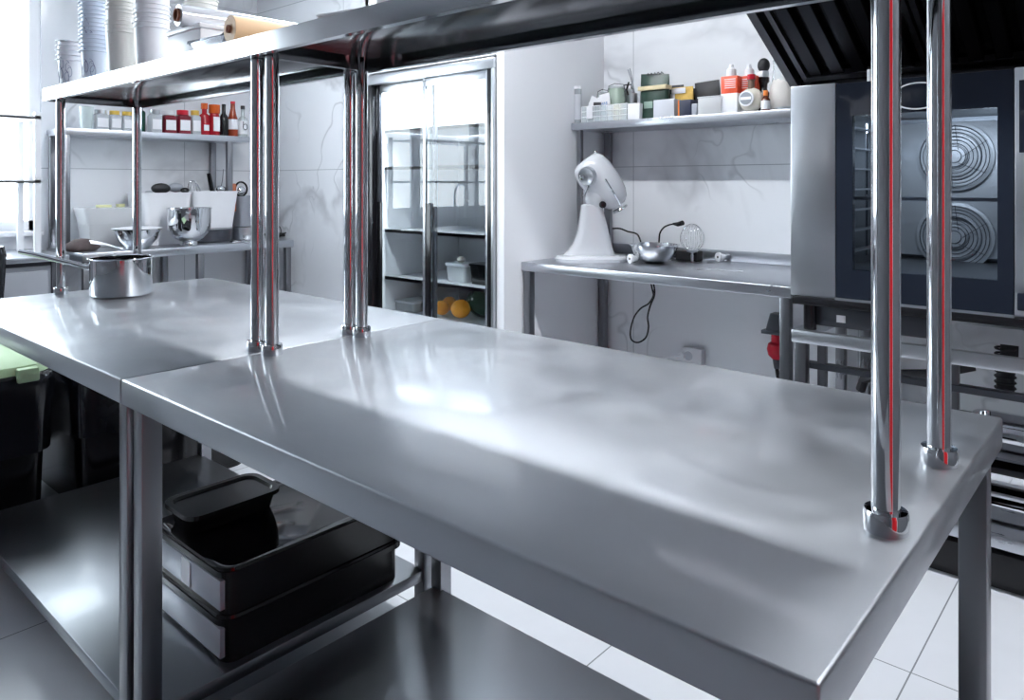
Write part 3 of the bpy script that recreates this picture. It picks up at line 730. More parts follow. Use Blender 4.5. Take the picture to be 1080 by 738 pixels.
bin_('waste_bin', 'tall black lined bin by the sink unit at the left edge', (-4.31, .82, 0), .42, .42, .955, 0, False)

# ================================================================ prep table things
# stand mixer, head tilted back
mx = thing('stand_mixer', 'white stand mixer with tilted head on the prep table', 'mixer', (-2.225, 3.14, TZ), 0)
Mb = rot('Z', 41.4)       # base faces the room
def loop(cx, cy, hx, hy, z, r, M): return [tuple(M @ Vector(p)) for p in rrect(cx - hx, cx + hx, cy - hy, cy + hy, r, z, 5)]
MB().loft([loop(.0, -.02, .185, .115, 0, .10, Mb), loop(.0, -.02, .187, .117, .016, .10, Mb), loop(.0, -.02, .175, .105, .028, .09, Mb), loop(.0, -.02, .13, .07, .032, .05, Mb)]).build('mixer_base', M_WHITEG, mx)
MB().loft([loop(0, -.02, .185, .115, -.0, .10, Mb), loop(0, -.02, .180, .110, -.0 + .001, .10, Mb)]).build('rubber_foot', M_BLACK, mx)
cl = []
for z, hx, hy, cx in ((.028, .135, .075, -.01), (.05, .118, .068, 0), (.09, .098, .06, .008), (.15, .080, .055, .012), (.21, .068, .052, .010), (.26, .058, .05, .006), (.285, .052, .048, .004), (.292, .045, .04, .004)):
    cl.append(loop(cx, 0, hx, hy, z, min(hx, hy) * .7, Mb))
MB().loft(cl).build('pedestal', M_WHITEG, mx)
# head: axis from the round hub at upper left to the nose at lower right
Mh = Mb @ Matrix.Translation((.038, 0, .43)) @ rot('Y', 142) @ Matrix.Diagonal((1.12, 1.12, 1.0, 1))
hp = [(0, -.115), (.045, -.112), (.066, -.10), (.078, -.075), (.084, -.03), (.083, .03), (.078, .085), (.068, .13), (.052, .165), (.03, .182), (0, .188)]
hd = MB().lathe(hp, seg=40, M=Mh, sx=1.05, sy=.86).build('mixer_head', M_WHITEG, mx, ang=60)
# the silhouette: a shoulder down to the hinge
MB().lathe([(0, -.06), (.05, -.058), (.062, -.03), (.058, .03), (.045, .05), (0, .055)], seg=28, M=Mb @ Matrix.Translation((.035, 0, .335))).build('hinge_housing', M_WHITEG, mx, ang=50)
Md = Mb @ Matrix.Translation((-.015, -.060, .437)) @ Vector((-.55, -.80, -.12)).to_track_quat('Z', 'Y').to_matrix().to_4x4() @ Matrix.Diagonal((1.08, 1.08, 1.3, 1))
dk = MB().lathe([(0, 0), (.040, 0), (.046, .006), (.046, .018), (.040, .026), (.036, .024), (0, .024)], seg=32, M=Md).build('hub_cover', M_SATIN, mx)
MB().lathe([(0, .022), (.010, .022), (.010, .045), (.013, .048), (.013, .058), (0, .060)], seg=18, M=Md).build('hub_knob', M_CHROME, dk)
MB().tube([Mb @ Vector(p) for p in ((-.02, -.09, .385), (-.03, -.11, .362), (-.045, -.12, .335))], [.008, .006, .009], 10).build('speed_lever', M_CHROME, mx)
MB().lathe([(0, 0), (.016, 0), (.018, .006), (.018, .02), (.012, .026), (0, .027)], seg=20, M=Mb @ Matrix.Translation((.055, -.05, .29)) @ rot('X', 90)).build('lock_knob', M_BLACK, mx)
MB().tube([Mb @ Vector(p) for p in ((.065, -.088, .42), (.115, -.075, .34), (.150, -.05, .285))], .006, 10).build('trim_strip', M_CHROME, mx)
MB().lathe([(0, 0), (.040, 0), (.043, .004), (.043, .010), (.036, .014), (0, .014)], seg=28, M=Mb @ Matrix.Translation((.150, .0, .272)) @ rot('Y', 150)).build('beater_ring', M_CHROME, mx)
MB().cyl(Mb @ Vector((.025, .0, .53)), Mb @ Vector((.025, .0, .556)), .008).sph(Mb @ Vector((.025, .0, .560)), .010).build('top_knob', M_CHROME, mx)

def bowl(name, label, R, H, mat, loc, grp=None, foot=.35, lip=.008):
    pr = [(0, 0), (R * foot, 0), (R * .62, H * .16), (R * .85, H * .45), (R * .97, H * .82), (R, H - .003), (R + lip, H - .003), (R + lip, H), (R - .002, H), (R * .95, H * .80), (R * .83, H * .46), (R * .6, H * .19), (R * foot, .004), (0, .004)]
    return solo(MB().lathe(pr, seg=48), name, mat, label, 'bowl', loc, 0, grp)
bowl('mixing_bowl', 'steel mixing bowl on the prep table beside the mixer', .118, .095, M_POLISH, (pt(690, 0, Y=3.24).x, 3.24, TZ))
solo(MB().box(0, .16, 0, .12, 0, .05, .004).box(-.01, .17, -.01, .13, .05, .056, .002), 'baking_tin', M_DGREY, 'dark grey tin behind the mixer and the steel bowl', 'tin', (-2.13, 3.40, TZ), 0)
solo(MB().box(0, .12, 0, .07, 0, .05, .006), 'bowl_shadow_block', M_BLACKM, 'black block for the shadow behind the steel bowl', 'box', (-1.90, 3.44, TZ), 0)  # black block stands in for the dark shadow behind the bowl
# balloon whisk standing on its hub
wq = pt(730, 276, Z=TZ)
t = thing('balloon_whisk', 'wire balloon whisk attachment standing upright on the prep table', 'whisk', wq)
MB().lathe([(0, 0), (.008, 0), (.008, .035), (.006, .036), (.006, .045), (.026, .05), (.03, .058), (.028, .064), (0, .066)], seg=24).build('whisk_hub', M_SATIN, t)
m = MB()
for k in range(8):
    a = k * PI / 8; P = []
    for j in range(-12, 13):
        u = j / 12
        th = u * PI * .88
        r = .060 * math.sin(th) * (1.0 - .12 * math.cos(th)); z = .125 + .068 * math.cos(th) 
        P.append((r * math.cos(a), r * math.sin(a), z))
    m.tube(P, .0011, 5)
m.build('whisk_wires', M_CHROME, t)
def attachment(label, loc, rz):
    t = thing('mixer_attachment', label, 'attachment', loc, rz)
    M = Matrix.Translation((0, 0, .024)) @ rot('X', -90)
    MB().lathe([(.006, 0), (.022, 0), (.024, .003), (.024, .012), (.018, .016), (.014, .04), (.006, .04), (.006, 0)], seg=28, M=M).build('white_head', M_WHITE, t)
    MB().lathe([(0, -.001), (.006, -.001), (.006, .005), (0, .005)], seg=12, M=M).build('drive_hole', M_BLACKM, t)
    MB().lathe([(0, .04), (.009, .04), (.010, .05), (.009, .095), (.012, .098), (.012, .11), (0, .112)], seg=20, M=M).build('shaft', M_SATIN, t)
    return t
attachment('steel attachment with round white head lying near the mixer base', (*pt(664, 278, Z=TZ)[:2], TZ), math.radians(-22))
attachment('steel attachment with round white head lying right of the whisk', (*pt(757, 276, Z=TZ)[:2], TZ), math.radians(-24))
solo(MB().tube([pt(774, 271, Z=TZ + .004), pt(800, 274, Z=TZ + .004)], .004).tube([pt(716, 270, Z=TZ + .005), pt(742, 272, Z=TZ + .005)], .0045), 'skewer', M_CHROME, 'thin steel rods lying beside the whisk', 'rod')
# power leads
solo(MB().tube(smooth_path([pt(646, 241, Y=3.22), pt(654, 241, Y=3.26), pt(662, 244, Y=3.32), pt(672, 247, Y=3.4), pt(676, 256, Y=3.43), pt(677, 262, Y=3.46)]), .0045), 'power_lead', M_BLACK, 'short black lead from the mixer to behind the bowl', 'cable')
cb = thing('power_cable', 'black cable with plug arching over the steel bowl', 'cable')
MB().tube(smooth_path([pt(695, 256, Y=3.47), pt(696, 246, Y=3.45), pt(700, 240, Y=3.42), pt(706, 237, Y=3.40), pt(712, 236, Y=3.38)]), .0045).build('cord', M_BLACK, cb)
MB().tube([pt(710, 236, Y=3.38), pt(715, 236.5, Y=3.37), pt(720, 235, Y=3.36)], [.006, .012, .013], 10).build('plug', M_BLACK, cb)
loop_pts = [(686, 296), (688, 305), (689, 312), (684, 320), (676, 325), (669, 334), (665, 348), (666, 358), (673, 361), (681, 356), (684, 345), (683, 334), (686, 322), (690, 312), (690, 303), (688, 296)]
solo(MB().tube(smooth_path([pt(a, b, Y=3.52 - .01 * (i > 7)) for i, (a, b) in enumerate(loop_pts)]), .0048), 'hanging_cable', M_BLACK, 'loop of black cable hanging below the prep table', 'cable')
so = thing('wall_socket', 'white double wall socket below the prep table', 'socket', (pt(733, 375, Y=3.59).x, 3.589, pt(733, 374, Y=3.59).z))
MB().box(-.05, .06, -.045, 0, -.04, .042, .004).build('socket_box', M_WHITE, so)
MB().cyl((-.015, -.047, 0), (-.015, -.038, 0), .024).build('socket_face', M_LGREY, so)
pg = thing('white_plug', 'white plug in the wall socket below the prep table', 'plug', (so.location.x - .045, 3.545, so.location.z))
MB().cyl((0, -.028, 0), (0, -.0, 0), .018).build('plug_body', M_WHITE, pg)
MB().tube([(0, -.028, 0), (-.03, -.045, -.005), (-.09, -.04, -.03), (-.13, -.02, -.1)], .006).build('cord', M_WHITE, pg)
# red three-phase plug
rp = pt(813, 360, Y=3.5)
ip = thing('industrial_socket', 'dark grey wall socket with red plug beside the prep table leg', 'socket', (rp.x + .015, 3.589, rp.z))
MB().loft([[(a, -b, .05) for a, b, _ in rrect(-.045, .05, 0, .09, .01, 0)], [(a, -b, .13) for a, b, _ in rrect(-.03, .05, 0, .07, .01, 0)]]).box(-.06, .05, -.10, 0, .035, .052, .002).build('socket_housing', M_DGREY, ip)
ir = thing('red_power_plug', 'red three-phase plug hanging under its grey wall socket', 'plug', (rp.x + .015, 3.535, rp.z))
MB().lathe([(0, .034), (.026, .034), (.026, -.005), (.040, -.015), (.046, -.04), (.040, -.07), (.022, -.088), (0, -.09)], seg=28).build('plug_body', M_RED, ir)
MB().lathe([(0, -.088), (.020, -.088), (.016, -.115), (.012, -.135), (0, -.135)], seg=18).build('cable_gland', M_DGREY, ir)
MB().tube([(0, 0, -.13), (.01, 0, -.2), (.03, 0, -.3), (.04, 0, -.5)], .010).build('cord', M_BLACK, ir)

# ================================================================ wall shelf above the mixer
SZ = 1.60
def sx(px, Y): return pt(px, Y=Y).x
def bottle(name, label, prof, mat, loc, cat='bottle', cap=None, capm=None, band=None, bandm=None, seg=24, grp=None, sy=1, rz=0, pname='glass_body'):
    t = thing(name, label, cat, loc, rz, grp)
    MB().lathe(prof, seg=seg, sy=sy).build(pname, mat, t)
    if cap: MB().lathe(cap, seg=seg).build('cap', capm, t)
    if band: MB().lathe(band, seg=seg, sy=sy).build('label_band', bandm, t)
    return t
def cylprof(r, h, nr=None, nh=0, sh=.02):
    p = [(0, 0), (r - .003, 0), (r, .004), (r, h - sh)]
    if nr: p += [(r * .9, h - sh * .5), (nr, h), (nr, h + nh), (0, h + nh)]
    else: p += [(r, h), (0, h)]
    return p
def box_(name, label, cat, px0, px1, y, D, H, mat, z=SZ, rz=0, lid=None, lidm=None):
    a = sx(px0, y); b = sx(px1, y)
    t = thing(name, label, cat, ((a + b) / 2, y, z), rz)
    h = (b - a) / 2
    MB().box(-h, h, 0, D, 0, H, .003).build('box_body', mat, t)
    if lid: MB().box(-h - .003, h + .003, -.003, D + .003, H, H + lid, .002).build('lid', lidm or mat, t)
    return t
M_ORANGE = plain('orange_plastic', (.85, .25, .05), .35)
M_CREAM = plain('cream_liquid', (.80, .76, .66), .25)
M_POUCHG = plain('green_pouch', (.013, .040, .028), .3, var=.4, scale=30)
M_BAND = plain('cream_band', (.70, .60, .38), .5)
M_PACKRED = plain('orange_red_print', (.80, .10, .04), .4, var=.25, scale=60)
M_AMBER = plain('amber_glass', (.12, .03, .015), .08)
M_PASTA = plain('yellow_food', (.85, .50, .12), .6, var=.4, scale=50)
M_BLUE = plain('blue_print', (.22, .35, .62), .4)
M_POWDER = plain('pale_powder_bag', (.72, .69, .66), .55, var=.12, scale=25)
y0 = 3.31
# tall clear jar at the left end
bottle('storage_jar', 'tall clear cylinder at the left end of the grocery shelf', cylprof(.020, .19), M_CLEARP, (sx(609.5, y0), y0, SZ), 'jar', [(0, .19), (.021, .19), (.021, .205), (0, .205)], M_WHITE, [(.0202, .02), (.0204, .02), (.0204, .16), (.0202, .16)], M_LGREY, pname='jar_body')
bottle('spice_shaker', 'orange topped spice shaker behind the clear basket', cylprof(.024, .12), M_WHITE, (sx(622, 3.50), 3.50, SZ), 'shaker', [(0, .12), (.025, .12), (.025, .16), (.018, .168), (0, .17)], M_ORANGE, pname='shaker_body')
# clear basket with sachets
a, b = sx(614.5, y0), sx(662, y0)
bk = thing('clear_basket', 'clear plastic basket of sachets at the left of the grocery shelf', 'basket', (a, y0 - .01, SZ))
W = b - a
MB().box(0, W, 0, .003, 0, .088).box(0, W, .147, .15, 0, .088).box(0, .003, .003, .147, 0, .088).box(W - .003, W, .003, .147, 0, .088).box(.003, W - .003, .003, .147, 0, .003).build('basket_wall', M_CLEARP, bk, smooth=False)
g = MB()
for z in (.03, .06, .088): g.tube([(0, -.001, z), (W, -.001, z), (W + .001, .15, z), (0, .151, z)], .0018, 5, closed=True)
for k in range(8): g.tube([(W * k / 7, -.001, 0), (W * k / 7, -.001, .088)], .0014, 5)
g.build('basket_ribs', M_WHITE, bk)
MB().box(.035, .075, -.004, -.002, .02, .088, .001).build('price_tag', M_WHITE, bk)
def sachet(name, label, mat, w, h, loc, rx, ry, rz, cat='sachet', th=.018):
    m = MB()
    L = []
    for i in range(7):
        u = i / 6; t_ = th * math.sin(PI * min(.98, max(.02, u))) * .5 + .001
        L.append([(-w/2, -t_ * .2, h * u), (-w/4, -t_, h * u), (w/4, -t_, h * u), (w/2, -t_ * .2, h * u), (w/2, t_ * .2, h * u), (w/4, t_, h * u), (-w/4, t_, h * u), (-w/2, t_ * .2, h * u)])
    m.loft(L); m.xf(rot('Z', rz) @ rot('Y', ry) @ rot('X', rx))
    return solo(m, name, mat, label, cat, loc)
sachet('sachet', 'white sachet leaning out of the clear basket', M_WHITE, .075, .13, (sx(622, 3.35), 3.35, SZ + .02), 8, 28, 0)
sachet('sachet', 'second white sachet lying behind the leaning one in the basket', M_WHITE, .08, .12, (sx(634, 3.39), 3.39, SZ + .02), 5, -20, 0)
bs = sachet('sachet', 'blue striped white packet in the clear basket', M_WHITE, .065, .15, (sx(640, 3.345), 3.345, SZ + .01), -5, -10, 0)
sp = MB()
for k in range(4): sp.box(-.022 + k * .012, -.017 + k * .012, -.0122, -.0092, .035, .10)
sp.xf(rot('Y', -10) @ rot('X', -5)); so_ = sp.build('blue_stripes', M_BLUE, bs)
sachet('sachet', 'dark sachet at the front of the clear basket', M_BLACKM, .05, .09, (sx(629, 3.325), 3.325, SZ + .02), 0, 4, 0, th=.010)
sachet('sachet', 'beige paper packet at the right end of the clear basket', M_BAND, .07, .085, (sx(652, 3.35), 3.35, SZ + .005), 0, -8, 0)
# bail jars and grater
def bail_jar(label, loc, R, H, mat):
    t = thing('clip_jar', label, 'jar', loc)
    MB().lathe([(0, 0), (R - .004, 0), (R, .005), (R, H * .8), (R * .86, H * .88), (R * .86, H * .92), (0, H * .92)], seg=24).build('jar_body', mat, t)
    MB().lathe([(0, H * .93), (R * .9, H * .93), (R * .88, H * .98), (0, H)], seg=24).build('jar_lid', M_GLASSY, t)
    MB().tube([(R, 0, H * .7), (R * 1.15, 0, H * .86), (R * 1.0, 0, H * 1.02), (0, -R * .3, H * 1.06), (-R * 1.0, 0, H * 1.02), (-R * 1.15, 0, H * .86), (-R, 0, H * .7)], .0022, 6).build('wire_clip', M_DGREY, t)
    return t
M_GLASSY = milky('jar_glass', (.66, .74, .74), .5)
M_GREENJ = milky('herb_jar', (.40, .52, .42), .7)
bail_jar('wire clip glass jar with green contents behind the basket', (sx(650, 3.44), 3.44, SZ), .050, .205, M_GREENJ)
bail_jar('smaller wire clip glass jar left of the green one', (sx(636, 3.50), 3.50, SZ), .034, .19, M_GLASSY)
gr = thing('box_grater', 'steel box grater with black handle behind the clear basket', 'grater', (sx(662, 3.50), 3.50, SZ))
MB().loft([[(-.045, -.035, 0), (.045, -.035, 0), (.045, .035, 0), (-.045, .035, 0)], [(-.03, -.02, .19), (.03, -.02, .19), (.03, .02, .19), (-.03, .02, .19)]]).build('grater_body', M_SATIN, gr)
MB().tube([(-.025, 0, .19), (-.025, 0, .215), (.025, 0, .215), (.025, 0, .19)], .004).build('handle', M_BLACK, gr)
box_('small_carton', 'small white box left of the green pouch', 'box', 661.5, 674.5, 3.30, .06, .085, M_WHITE)
# utensils standing in a tall tin
ut = bottle('utensil_tin', 'narrow steel tin holding tongs left of the green pouch', cylprof(.022, .15), M_SATIN, (sx(668, 3.40), 3.40, SZ), 'tin', pname='tin_body')
tq = thing('tongs', 'long steel tongs leaning out of the narrow tin', 'tongs', (sx(668, 3.40), 3.40, SZ + .151))
MB().tube([(0, 0, 0), (-.012, 0, .07), (-.035, 0, .13)], .0035).tube([(.008, 0, 0), (-.004, 0, .07), (-.022, 0, .135)], .0035).build('arms', M_CHROME, tq)
MB().tube([(-.02, -.02, -.01), (-.03, -.02, .02), (-.015, -.02, .06)], .005).build('grip', M_BLACK, tq)
# green pouch
m = MB(); a, b = sx(673, 3.33), sx(702.5, 3.33); W = b - a; L = []
for i in range(9):
    u = i / 8; H = .222; tk = .040 * (1 - u) ** .7 + .002
    L.append([(a_ * W / 2, b_ * tk, H * u + (.012 * (1 - a_ * .6) if i == 8 else 0)) for a_, b_ in ((-1, -.3), (-.8, -.8), (-.3, -1), (.3, -1), (.8, -.8), (1, -.3), (1, .3), (.8, .8), (-.8, .8), (-1, .3))])
m.loft(L)
gp = thing('coffee_pouch', 'dark green stand-up pouch with a cream band', 'pouch', ((a + b) / 2, 3.36, SZ))
m.build('pouch_body', M_POUCHG, gp, ang=60)
MB().box(-W/2 - .001, W/2 + .001, -.034, .03, .150, .172, .003).build('cream_band', M_BAND, gp)
MB().box(-.04, .01, -.043, -.038, .055, .09, .001).build('pale_label', M_SAGE, gp)
c_ = MB()
for k in range(5): c_.tube([(-.045 + k * .02, -.006, .228 + .004 * (k % 2)), (-.035 + k * .02, -.010, .240), (-.028 + k * .02, -.004, .230)], .003)
c_.build('rolled_clip', M_DGREY, gp)
# food bags
sachet('food_bag', 'black printed food bag behind the green pouch and grey box', M_BLACKM, .16, .185, (sx(708, 3.50), 3.50, SZ), 4, 0, 0, 'bag', .06)
fb = sachet('food_bag', 'clear topped bag of orange snacks behind the grey box', M_PASTA, .12, .165, (sx(720, 3.44), 3.44, SZ), 0, 0, 0, 'bag', .05)
MB().box(-.05, .03, -.028, -.024, .13, .158, .002).box(-.055, -.03, -.028, -.024, .09, .13, .002).build('white_header', M_WHITE, fb)
sachet('food_bag', 'black food bag with reddish print left of the pouch of powder', M_BLACK, .10, .16, (sx(731, 3.50), 3.50, SZ), 0, 6, 0, 'bag', .05)
sachet('food_bag', 'plain matt black bag above the clear tub', M_BLACKM, .135, .185, (sx(747.5, 3.46), 3.46, SZ), 0, -3, 0, 'bag', .05)
box_('grey_box', 'grey box in front of the green pouch and food bags', 'box', 689, 711, 3.285, .09, .090, M_LGREY)
gb = box_('dark_box', 'dark blue box with an orange edge beside the grey box', 'box', 715, 728.5, 3.285, .09, .080, plain('navy_card', (.025, .03, .06), .4))
MB().box(-.034, -.027, -.002, .0, .0, .08).build('orange_edge', M_ORANGE, gb)
box_('clear_tub', 'low clear lidded tub in front of the plain black bag', 'tub', 736, 760, 3.29, .16, .080, M_MILKY, lid=.008, lidm=M_MILKY)
box_('clear_tub', 'narrow grey glass tub right of the dark blue box', 'tub', 729.2, 735.2, 3.29, .08, .058, M_GREY)
# two packs with white caps
def pack(px0, px1, y, label):
    a, b = sx(px0, y), sx(px1, y); w = (b - a) / 2
    t = thing('spice_pack', label, 'pack', ((a + b) / 2, y, SZ))
    MB().box(-w, w, 0, .05, 0, .115, .004).build('pack_body', M_WHITE, t)
    MB().box(-w - .001, w + .001, -.001, .051, .095, .178, .003).build('printed_band', M_PACKRED, t)
    m = MB()
    for k in range(5): m.box(-w * .55, w * .8, -.0025, -.001, .120 + k * .010, .1235 + k * .010)
    m.build('print_lines', M_WHITE, t)
    MB().lathe([(0, .178), (.022, .178), (.024, .185), (.022, .21), (.012, .218), (.010, .235), (0, .236)], (0, .025, 0), 20).build('white_cap', M_WHITE, t)
    return t
pack(760.5, 777.5, 3.31, 'orange and white pack with a white cap, left of the pair')
pack(778.5, 797, 3.36, 'orange and white pack behind the round cream bottle')
# round cream liqueur bottle
cx_ = sx(791, 3.31)
t = thing('cream_bottle', 'round cream coloured bottle with a red cap and badge', 'bottle', (cx_, 3.325, SZ))
MB().sph((0, 0, .058), .057, (1, .62, 1), 28, 18).build('bottle_body', M_CREAM, t)
MB().lathe([(.018, .105), (.015, .115), (.015, .148), (.018, .15), (.018, .155), (0, .156)], seg=20).build('bottle_neck', plain('brown_neck', (.16, .10, .07), .3), t)
MB().lathe([(0, .153), (.018, .153), (.019, .158), (.018, .176), (0, .178)], seg=20).build('cap', M_RED, t)
MB().cyl((-.008, -.042, .062), (-.008, -.037, .062), .036, seg=28).build('badge', M_WHITE, t)
bd = MB().cyl((-.008, -.0435, .062), (-.008, -.042, .062), .029, seg=28).build('badge_centre', M_GREY, t)
MB().box(-.034, .018, -.0455, -.0435, .056, .069).build('badge_ribbon', M_WHITE, t)
# amber bottle, black torch, powder jar
bottle('sauce_bottle', 'small amber bottle with orange cap and white label', [(0, 0), (.018, 0), (.02, .003), (.02, .05), (.010, .066), (.008, .07), (0, .07)], M_AMBER, (sx(807.5, 3.295), 3.295, SZ), 'bottle', [(0, .068), (.0105, .068), (.0105, .092), (0, .093)], M_ORANGE, [(.0203, .006), (.0206, .006), (.0206, .045), (.0203, .045)], M_WHITE)
tc_ = thing('kitchen_torch', 'black kitchen blowtorch standing behind the cream bottle', 'torch', (sx(805, 3.42), 3.42, SZ))
MB().lathe([(0, 0), (.03, 0), (.032, .01), (.032, .09), (.018, .115), (.020, .14), (.028, .15), (.028, .17), (0, .17)], seg=20).build('gas_can', M_BLACK, tc_)
MB().lathe([(0, .17), (.025, .17), (.027, .19), (.024, .20), (0, .20)], seg=20).build('collar_ring', M_SATIN, tc_)
MB().sph((.002, 0, .228), .032, (.9, .8, 1.1)).build('burner_head', M_BLACKM, tc_)
MB().box(-.018, .010, -.030, -.026, .172, .196, .001).build('torch_label', M_WHITE, tc_)
pj = thing('powder_bag', 'bag of pale powder in clear wrap at the right end of the shelf', 'bag', (sx(826, 3.40), 3.42, SZ))
MB().lathe([(0, 0), (.058, 0), (.066, .02), (.068, .07), (.062, .12), (.052, .15), (.042, .165), (0, .17)], seg=26, noise=.05).build('powder_bag_body', M_POWDER, pj, ang=70)
MB().lathe([(.052, .13), (.056, .17), (.048, .21), (.054, .24)], seg=22, noise=.08).build('loose_wrap', M_CLEARP, pj, ang=80)
solo(MB().lathe([(0, 0), (.05, 0), (.052, .012), (0, .014)], seg=24), 'jar_lid', M_SATIN, 'flat steel lid in front of the powder bag', 'lid', (sx(829, 3.325), 3.33, SZ))

# ================================================================ left counter things
CX = -4.72
def cy(px, X=CX): return pt(px, X=X).y
M_RIMW = M_WHITE
t = thing('clear_container', 'frosted food container with clear lid on the left counter', 'container', (-5.05, cy(118, -5.05) - .04, TZ))
MB().loft([rrect(-.10, .10, -.12, .12, .02, 0), [(a, b, .14) for a, b, _ in rrect(-.105, .105, -.13, .13, .02, 0)]]).build('container_base', M_MILKY, t)
MB().loft([[(a, b, .14) for a, b, _ in rrect(-.10, .10, -.135, .135, .03, 0)], [(a, b, .235) for a, b, _ in rrect(-.11, .11, -.155, .155, .03, 0)], [(a, b, .245) for a, b, _ in rrect(-.112, .112, -.158, .158, .03, 0)]]).build('container_top', M_MILKY, t)
MB().box(-.02, .03, -.05, .03, .246, .262, .004).box(-.02, .03, .07, .11, .246, .266, .004).build('yellow_tab', plain('yellow_plastic', (.80, .80, .45), .4), t)
bowl('mixing_bowl', 'steel bowl rimmed in white behind the saucepan on the left counter', .132, .118, M_POLISH, (-4.745, cy(146.5, -4.72), TZ), foot=.5)
solo(MB().lathe([(0, .118), (.141, .118), (.143, .121), (.09, .128), (0, .130)], seg=40), 'bowl_lid', M_WHITE, 'flat white lid on the steel bowl of the left counter', 'lid', (-4.745, cy(146.5, -4.72), TZ + .002))
mb = bottle('mixer_bowl', 'tall polished mixer bowl between the bins on the left counter', [(0, 0), (.055, 0), (.056, .004), (.052, .016), (.050, .026), (.085, .045), (.118, .08), (.130, .12), (.132, .235), (.138, .237), (.138, .242), (.128, .241), (.127, .12), (.113, .08), (.08, .05), (0, .035)], M_CHROME, (-4.70, cy(199.5, -4.70), TZ), 'bowl', seg=48, pname='bowl_body')
def tub(name, label, px0, px1, H, X, z=TZ, D=.30, taper=.82, mat=M_WHITE):
    a, b = cy(px0, X), cy(px1, X); w = (b - a) / 2
    t = thing(name, label, 'bin', (X - D / 2, (a + b) / 2, z))
    o = [[(x * taper, y * taper, 0) for x, y, _ in rrect(-D/2, D/2, -w, w, .03, 0)], [(x, y, H) for x, y, _ in rrect(-D/2, D/2, -w, w, .035, 0)]]
    rim = [[(x * 1.02, y * 1.02, H) for x, y, _ in rrect(-D/2, D/2, -w, w, .035, 0)], [(x * 1.02, y * 1.02, H + .008) for x, y, _ in rrect(-D/2, D/2, -w, w, .035, 0)], [(x * .96, y * .96, H + .008) for x, y, _ in rrect(-D/2, D/2, -w, w, .035, 0)], [(x * taper * .96, y * taper * .96, .01) for x, y, _ in rrect(-D/2, D/2, -w, w, .03, 0)]]
    MB().loft(o + rim).build('bin_wall', mat, t, ang=30)
    return t, w
b1, w1 = tub('utensil_bin', 'white bin of dark utensils left of the mixer bowl', 152.5, 203.5, .33, -4.845)
tin = thing('cake_tin', 'round dark grey cake tin under the right white bin', 'tin', (-4.96, cy(231, -4.80), TZ))
MB().lathe([(0, 0), (.150, 0), (.155, .004), (.155, .078), (.160, .082), (.152, .082), (.150, .006), (0, .006)], seg=44).build('tin_wall', M_DGREY, tin)
MB().lathe([(0, .083), (.160, .083), (.162, .085), (.162, .09), (0, .09)], seg=44).build('tin_lid', M_GREY, tin)
b2, w2 = tub('utensil_bin', 'white bin of steel utensils on the cake tin', 204.5, 252.5, .245, -4.85, TZ + .092)
b3, w3 = tub('storage_tub', 'grey plastic tub half hidden by the poles', 254, 277, .21, -4.88, TZ + .09, .25, .9, M_GREY)
solo(MB().lathe([(0, 0), (.14, 0), (.145, .03), (.14, .085), (0, .085)], seg=36), 'cake_tin', M_SATIN, 'steel cake tin under the grey tub behind the poles', 'tin', (-5.0, cy(268, -4.88), TZ))
# utensils in the bins: each one a thing
bl = b1.location; z1 = TZ + .33
def sph_tool(name, label, mat, y, z, r, sc, x=-4.92, stem=True):
    m = MB().sph((0, 0, 0), r, sc, 18, 12)
    if stem: m.tube([(0, 0, 0), (-.01, 0, -.12), (-.02, 0, -.24)], .007)
    return solo(m, name, mat, label, 'utensil', (x, y, z))
sph_tool('serving_spoon', 'black rounded ladle head in the left white bin', M_BLACKM, cy(171, -4.90), z1 + .035, .055, (.5, 1.15, .62))
sph_tool('serving_spoon', 'grey spoon head in the left white bin', M_GREY, cy(187.5, -4.90), z1 + .04, .050, (.5, 1.05, .62), -4.93)
sph_tool('serving_spoon', 'black spoon tip at the right rim of the left white bin', M_BLACK, cy(196.5, -4.86), z1 + .022, .03, (.6, 1, .6), -4.88)
sph_tool('serving_spoon', 'small steel spoon at the left rim of the left white bin', M_SATIN, cy(158.5, -4.86), z1 + .012, .02, (.6, 1.3, .5), -4.88)
z2 = TZ + .092 + .245
wk = thing('wire_whisk', 'wire whisk in the right white bin', 'whisk', (-4.95, cy(212, -4.90), z2 - .10))
m = MB()
for k in range(6):
    a = k * PI / 6; P = []
    for j in range(-10, 11):
        th = j / 10 * PI * .92
        P.append((.040 * math.sin(th) * math.cos(a), .040 * math.sin(th) * math.sin(a), .10 + .085 * math.cos(th)))
    m.tube(P, .0022, 5)
m.xf(rot('X', 12)); m.build('whisk_wires', M_CHROME, wk)
kn = solo(MB().tube([(0, .03, -.16), (0, .0, -.02), (0, -.015, .06), (0, -.030, .13)], [.009, .012, .016, .014], 12), 'steel_knife', M_BLACK, 'black handle leaning out of the right white bin', 'utensil', (-4.92, cy(226, -4.90), z2))
ld = thing('ladle', 'small steel ladle head with thin wire in the right white bin', 'ladle', (-4.93, cy(235, -4.90), z2 + .02))
MB().sph((0, 0, 0), .034, (.8, 1.15, .75)).build('ladle_bowl', M_CHROME, ld)
MB().tube([(0, .0, .0), (0, .012, .06), (0, .02, .14)], .0022).build('thin_wire', M_DGREY, ld)
solo(MB().box(-.006, .006, -.034, .034, -.14, .06, .012), 'spatula', plain('terracotta_silicone', (.48, .16, .08), .5), 'terracotta spatula in the right white bin', 'spatula', (-4.92, cy(245.5, -4.90), z2 + .0))
rg = thing('colander_ring', 'steel ring tool with black rim behind the right white bin', 'utensil', (-4.93, cy(255, -4.92), z2 + .02))
MB().tube([(0, .045 * math.cos(a), .05 * math.sin(a)) for a in [k * PI / 12 for k in range(24)]], .007, 8, closed=True).build('ring', M_BLACK, rg)
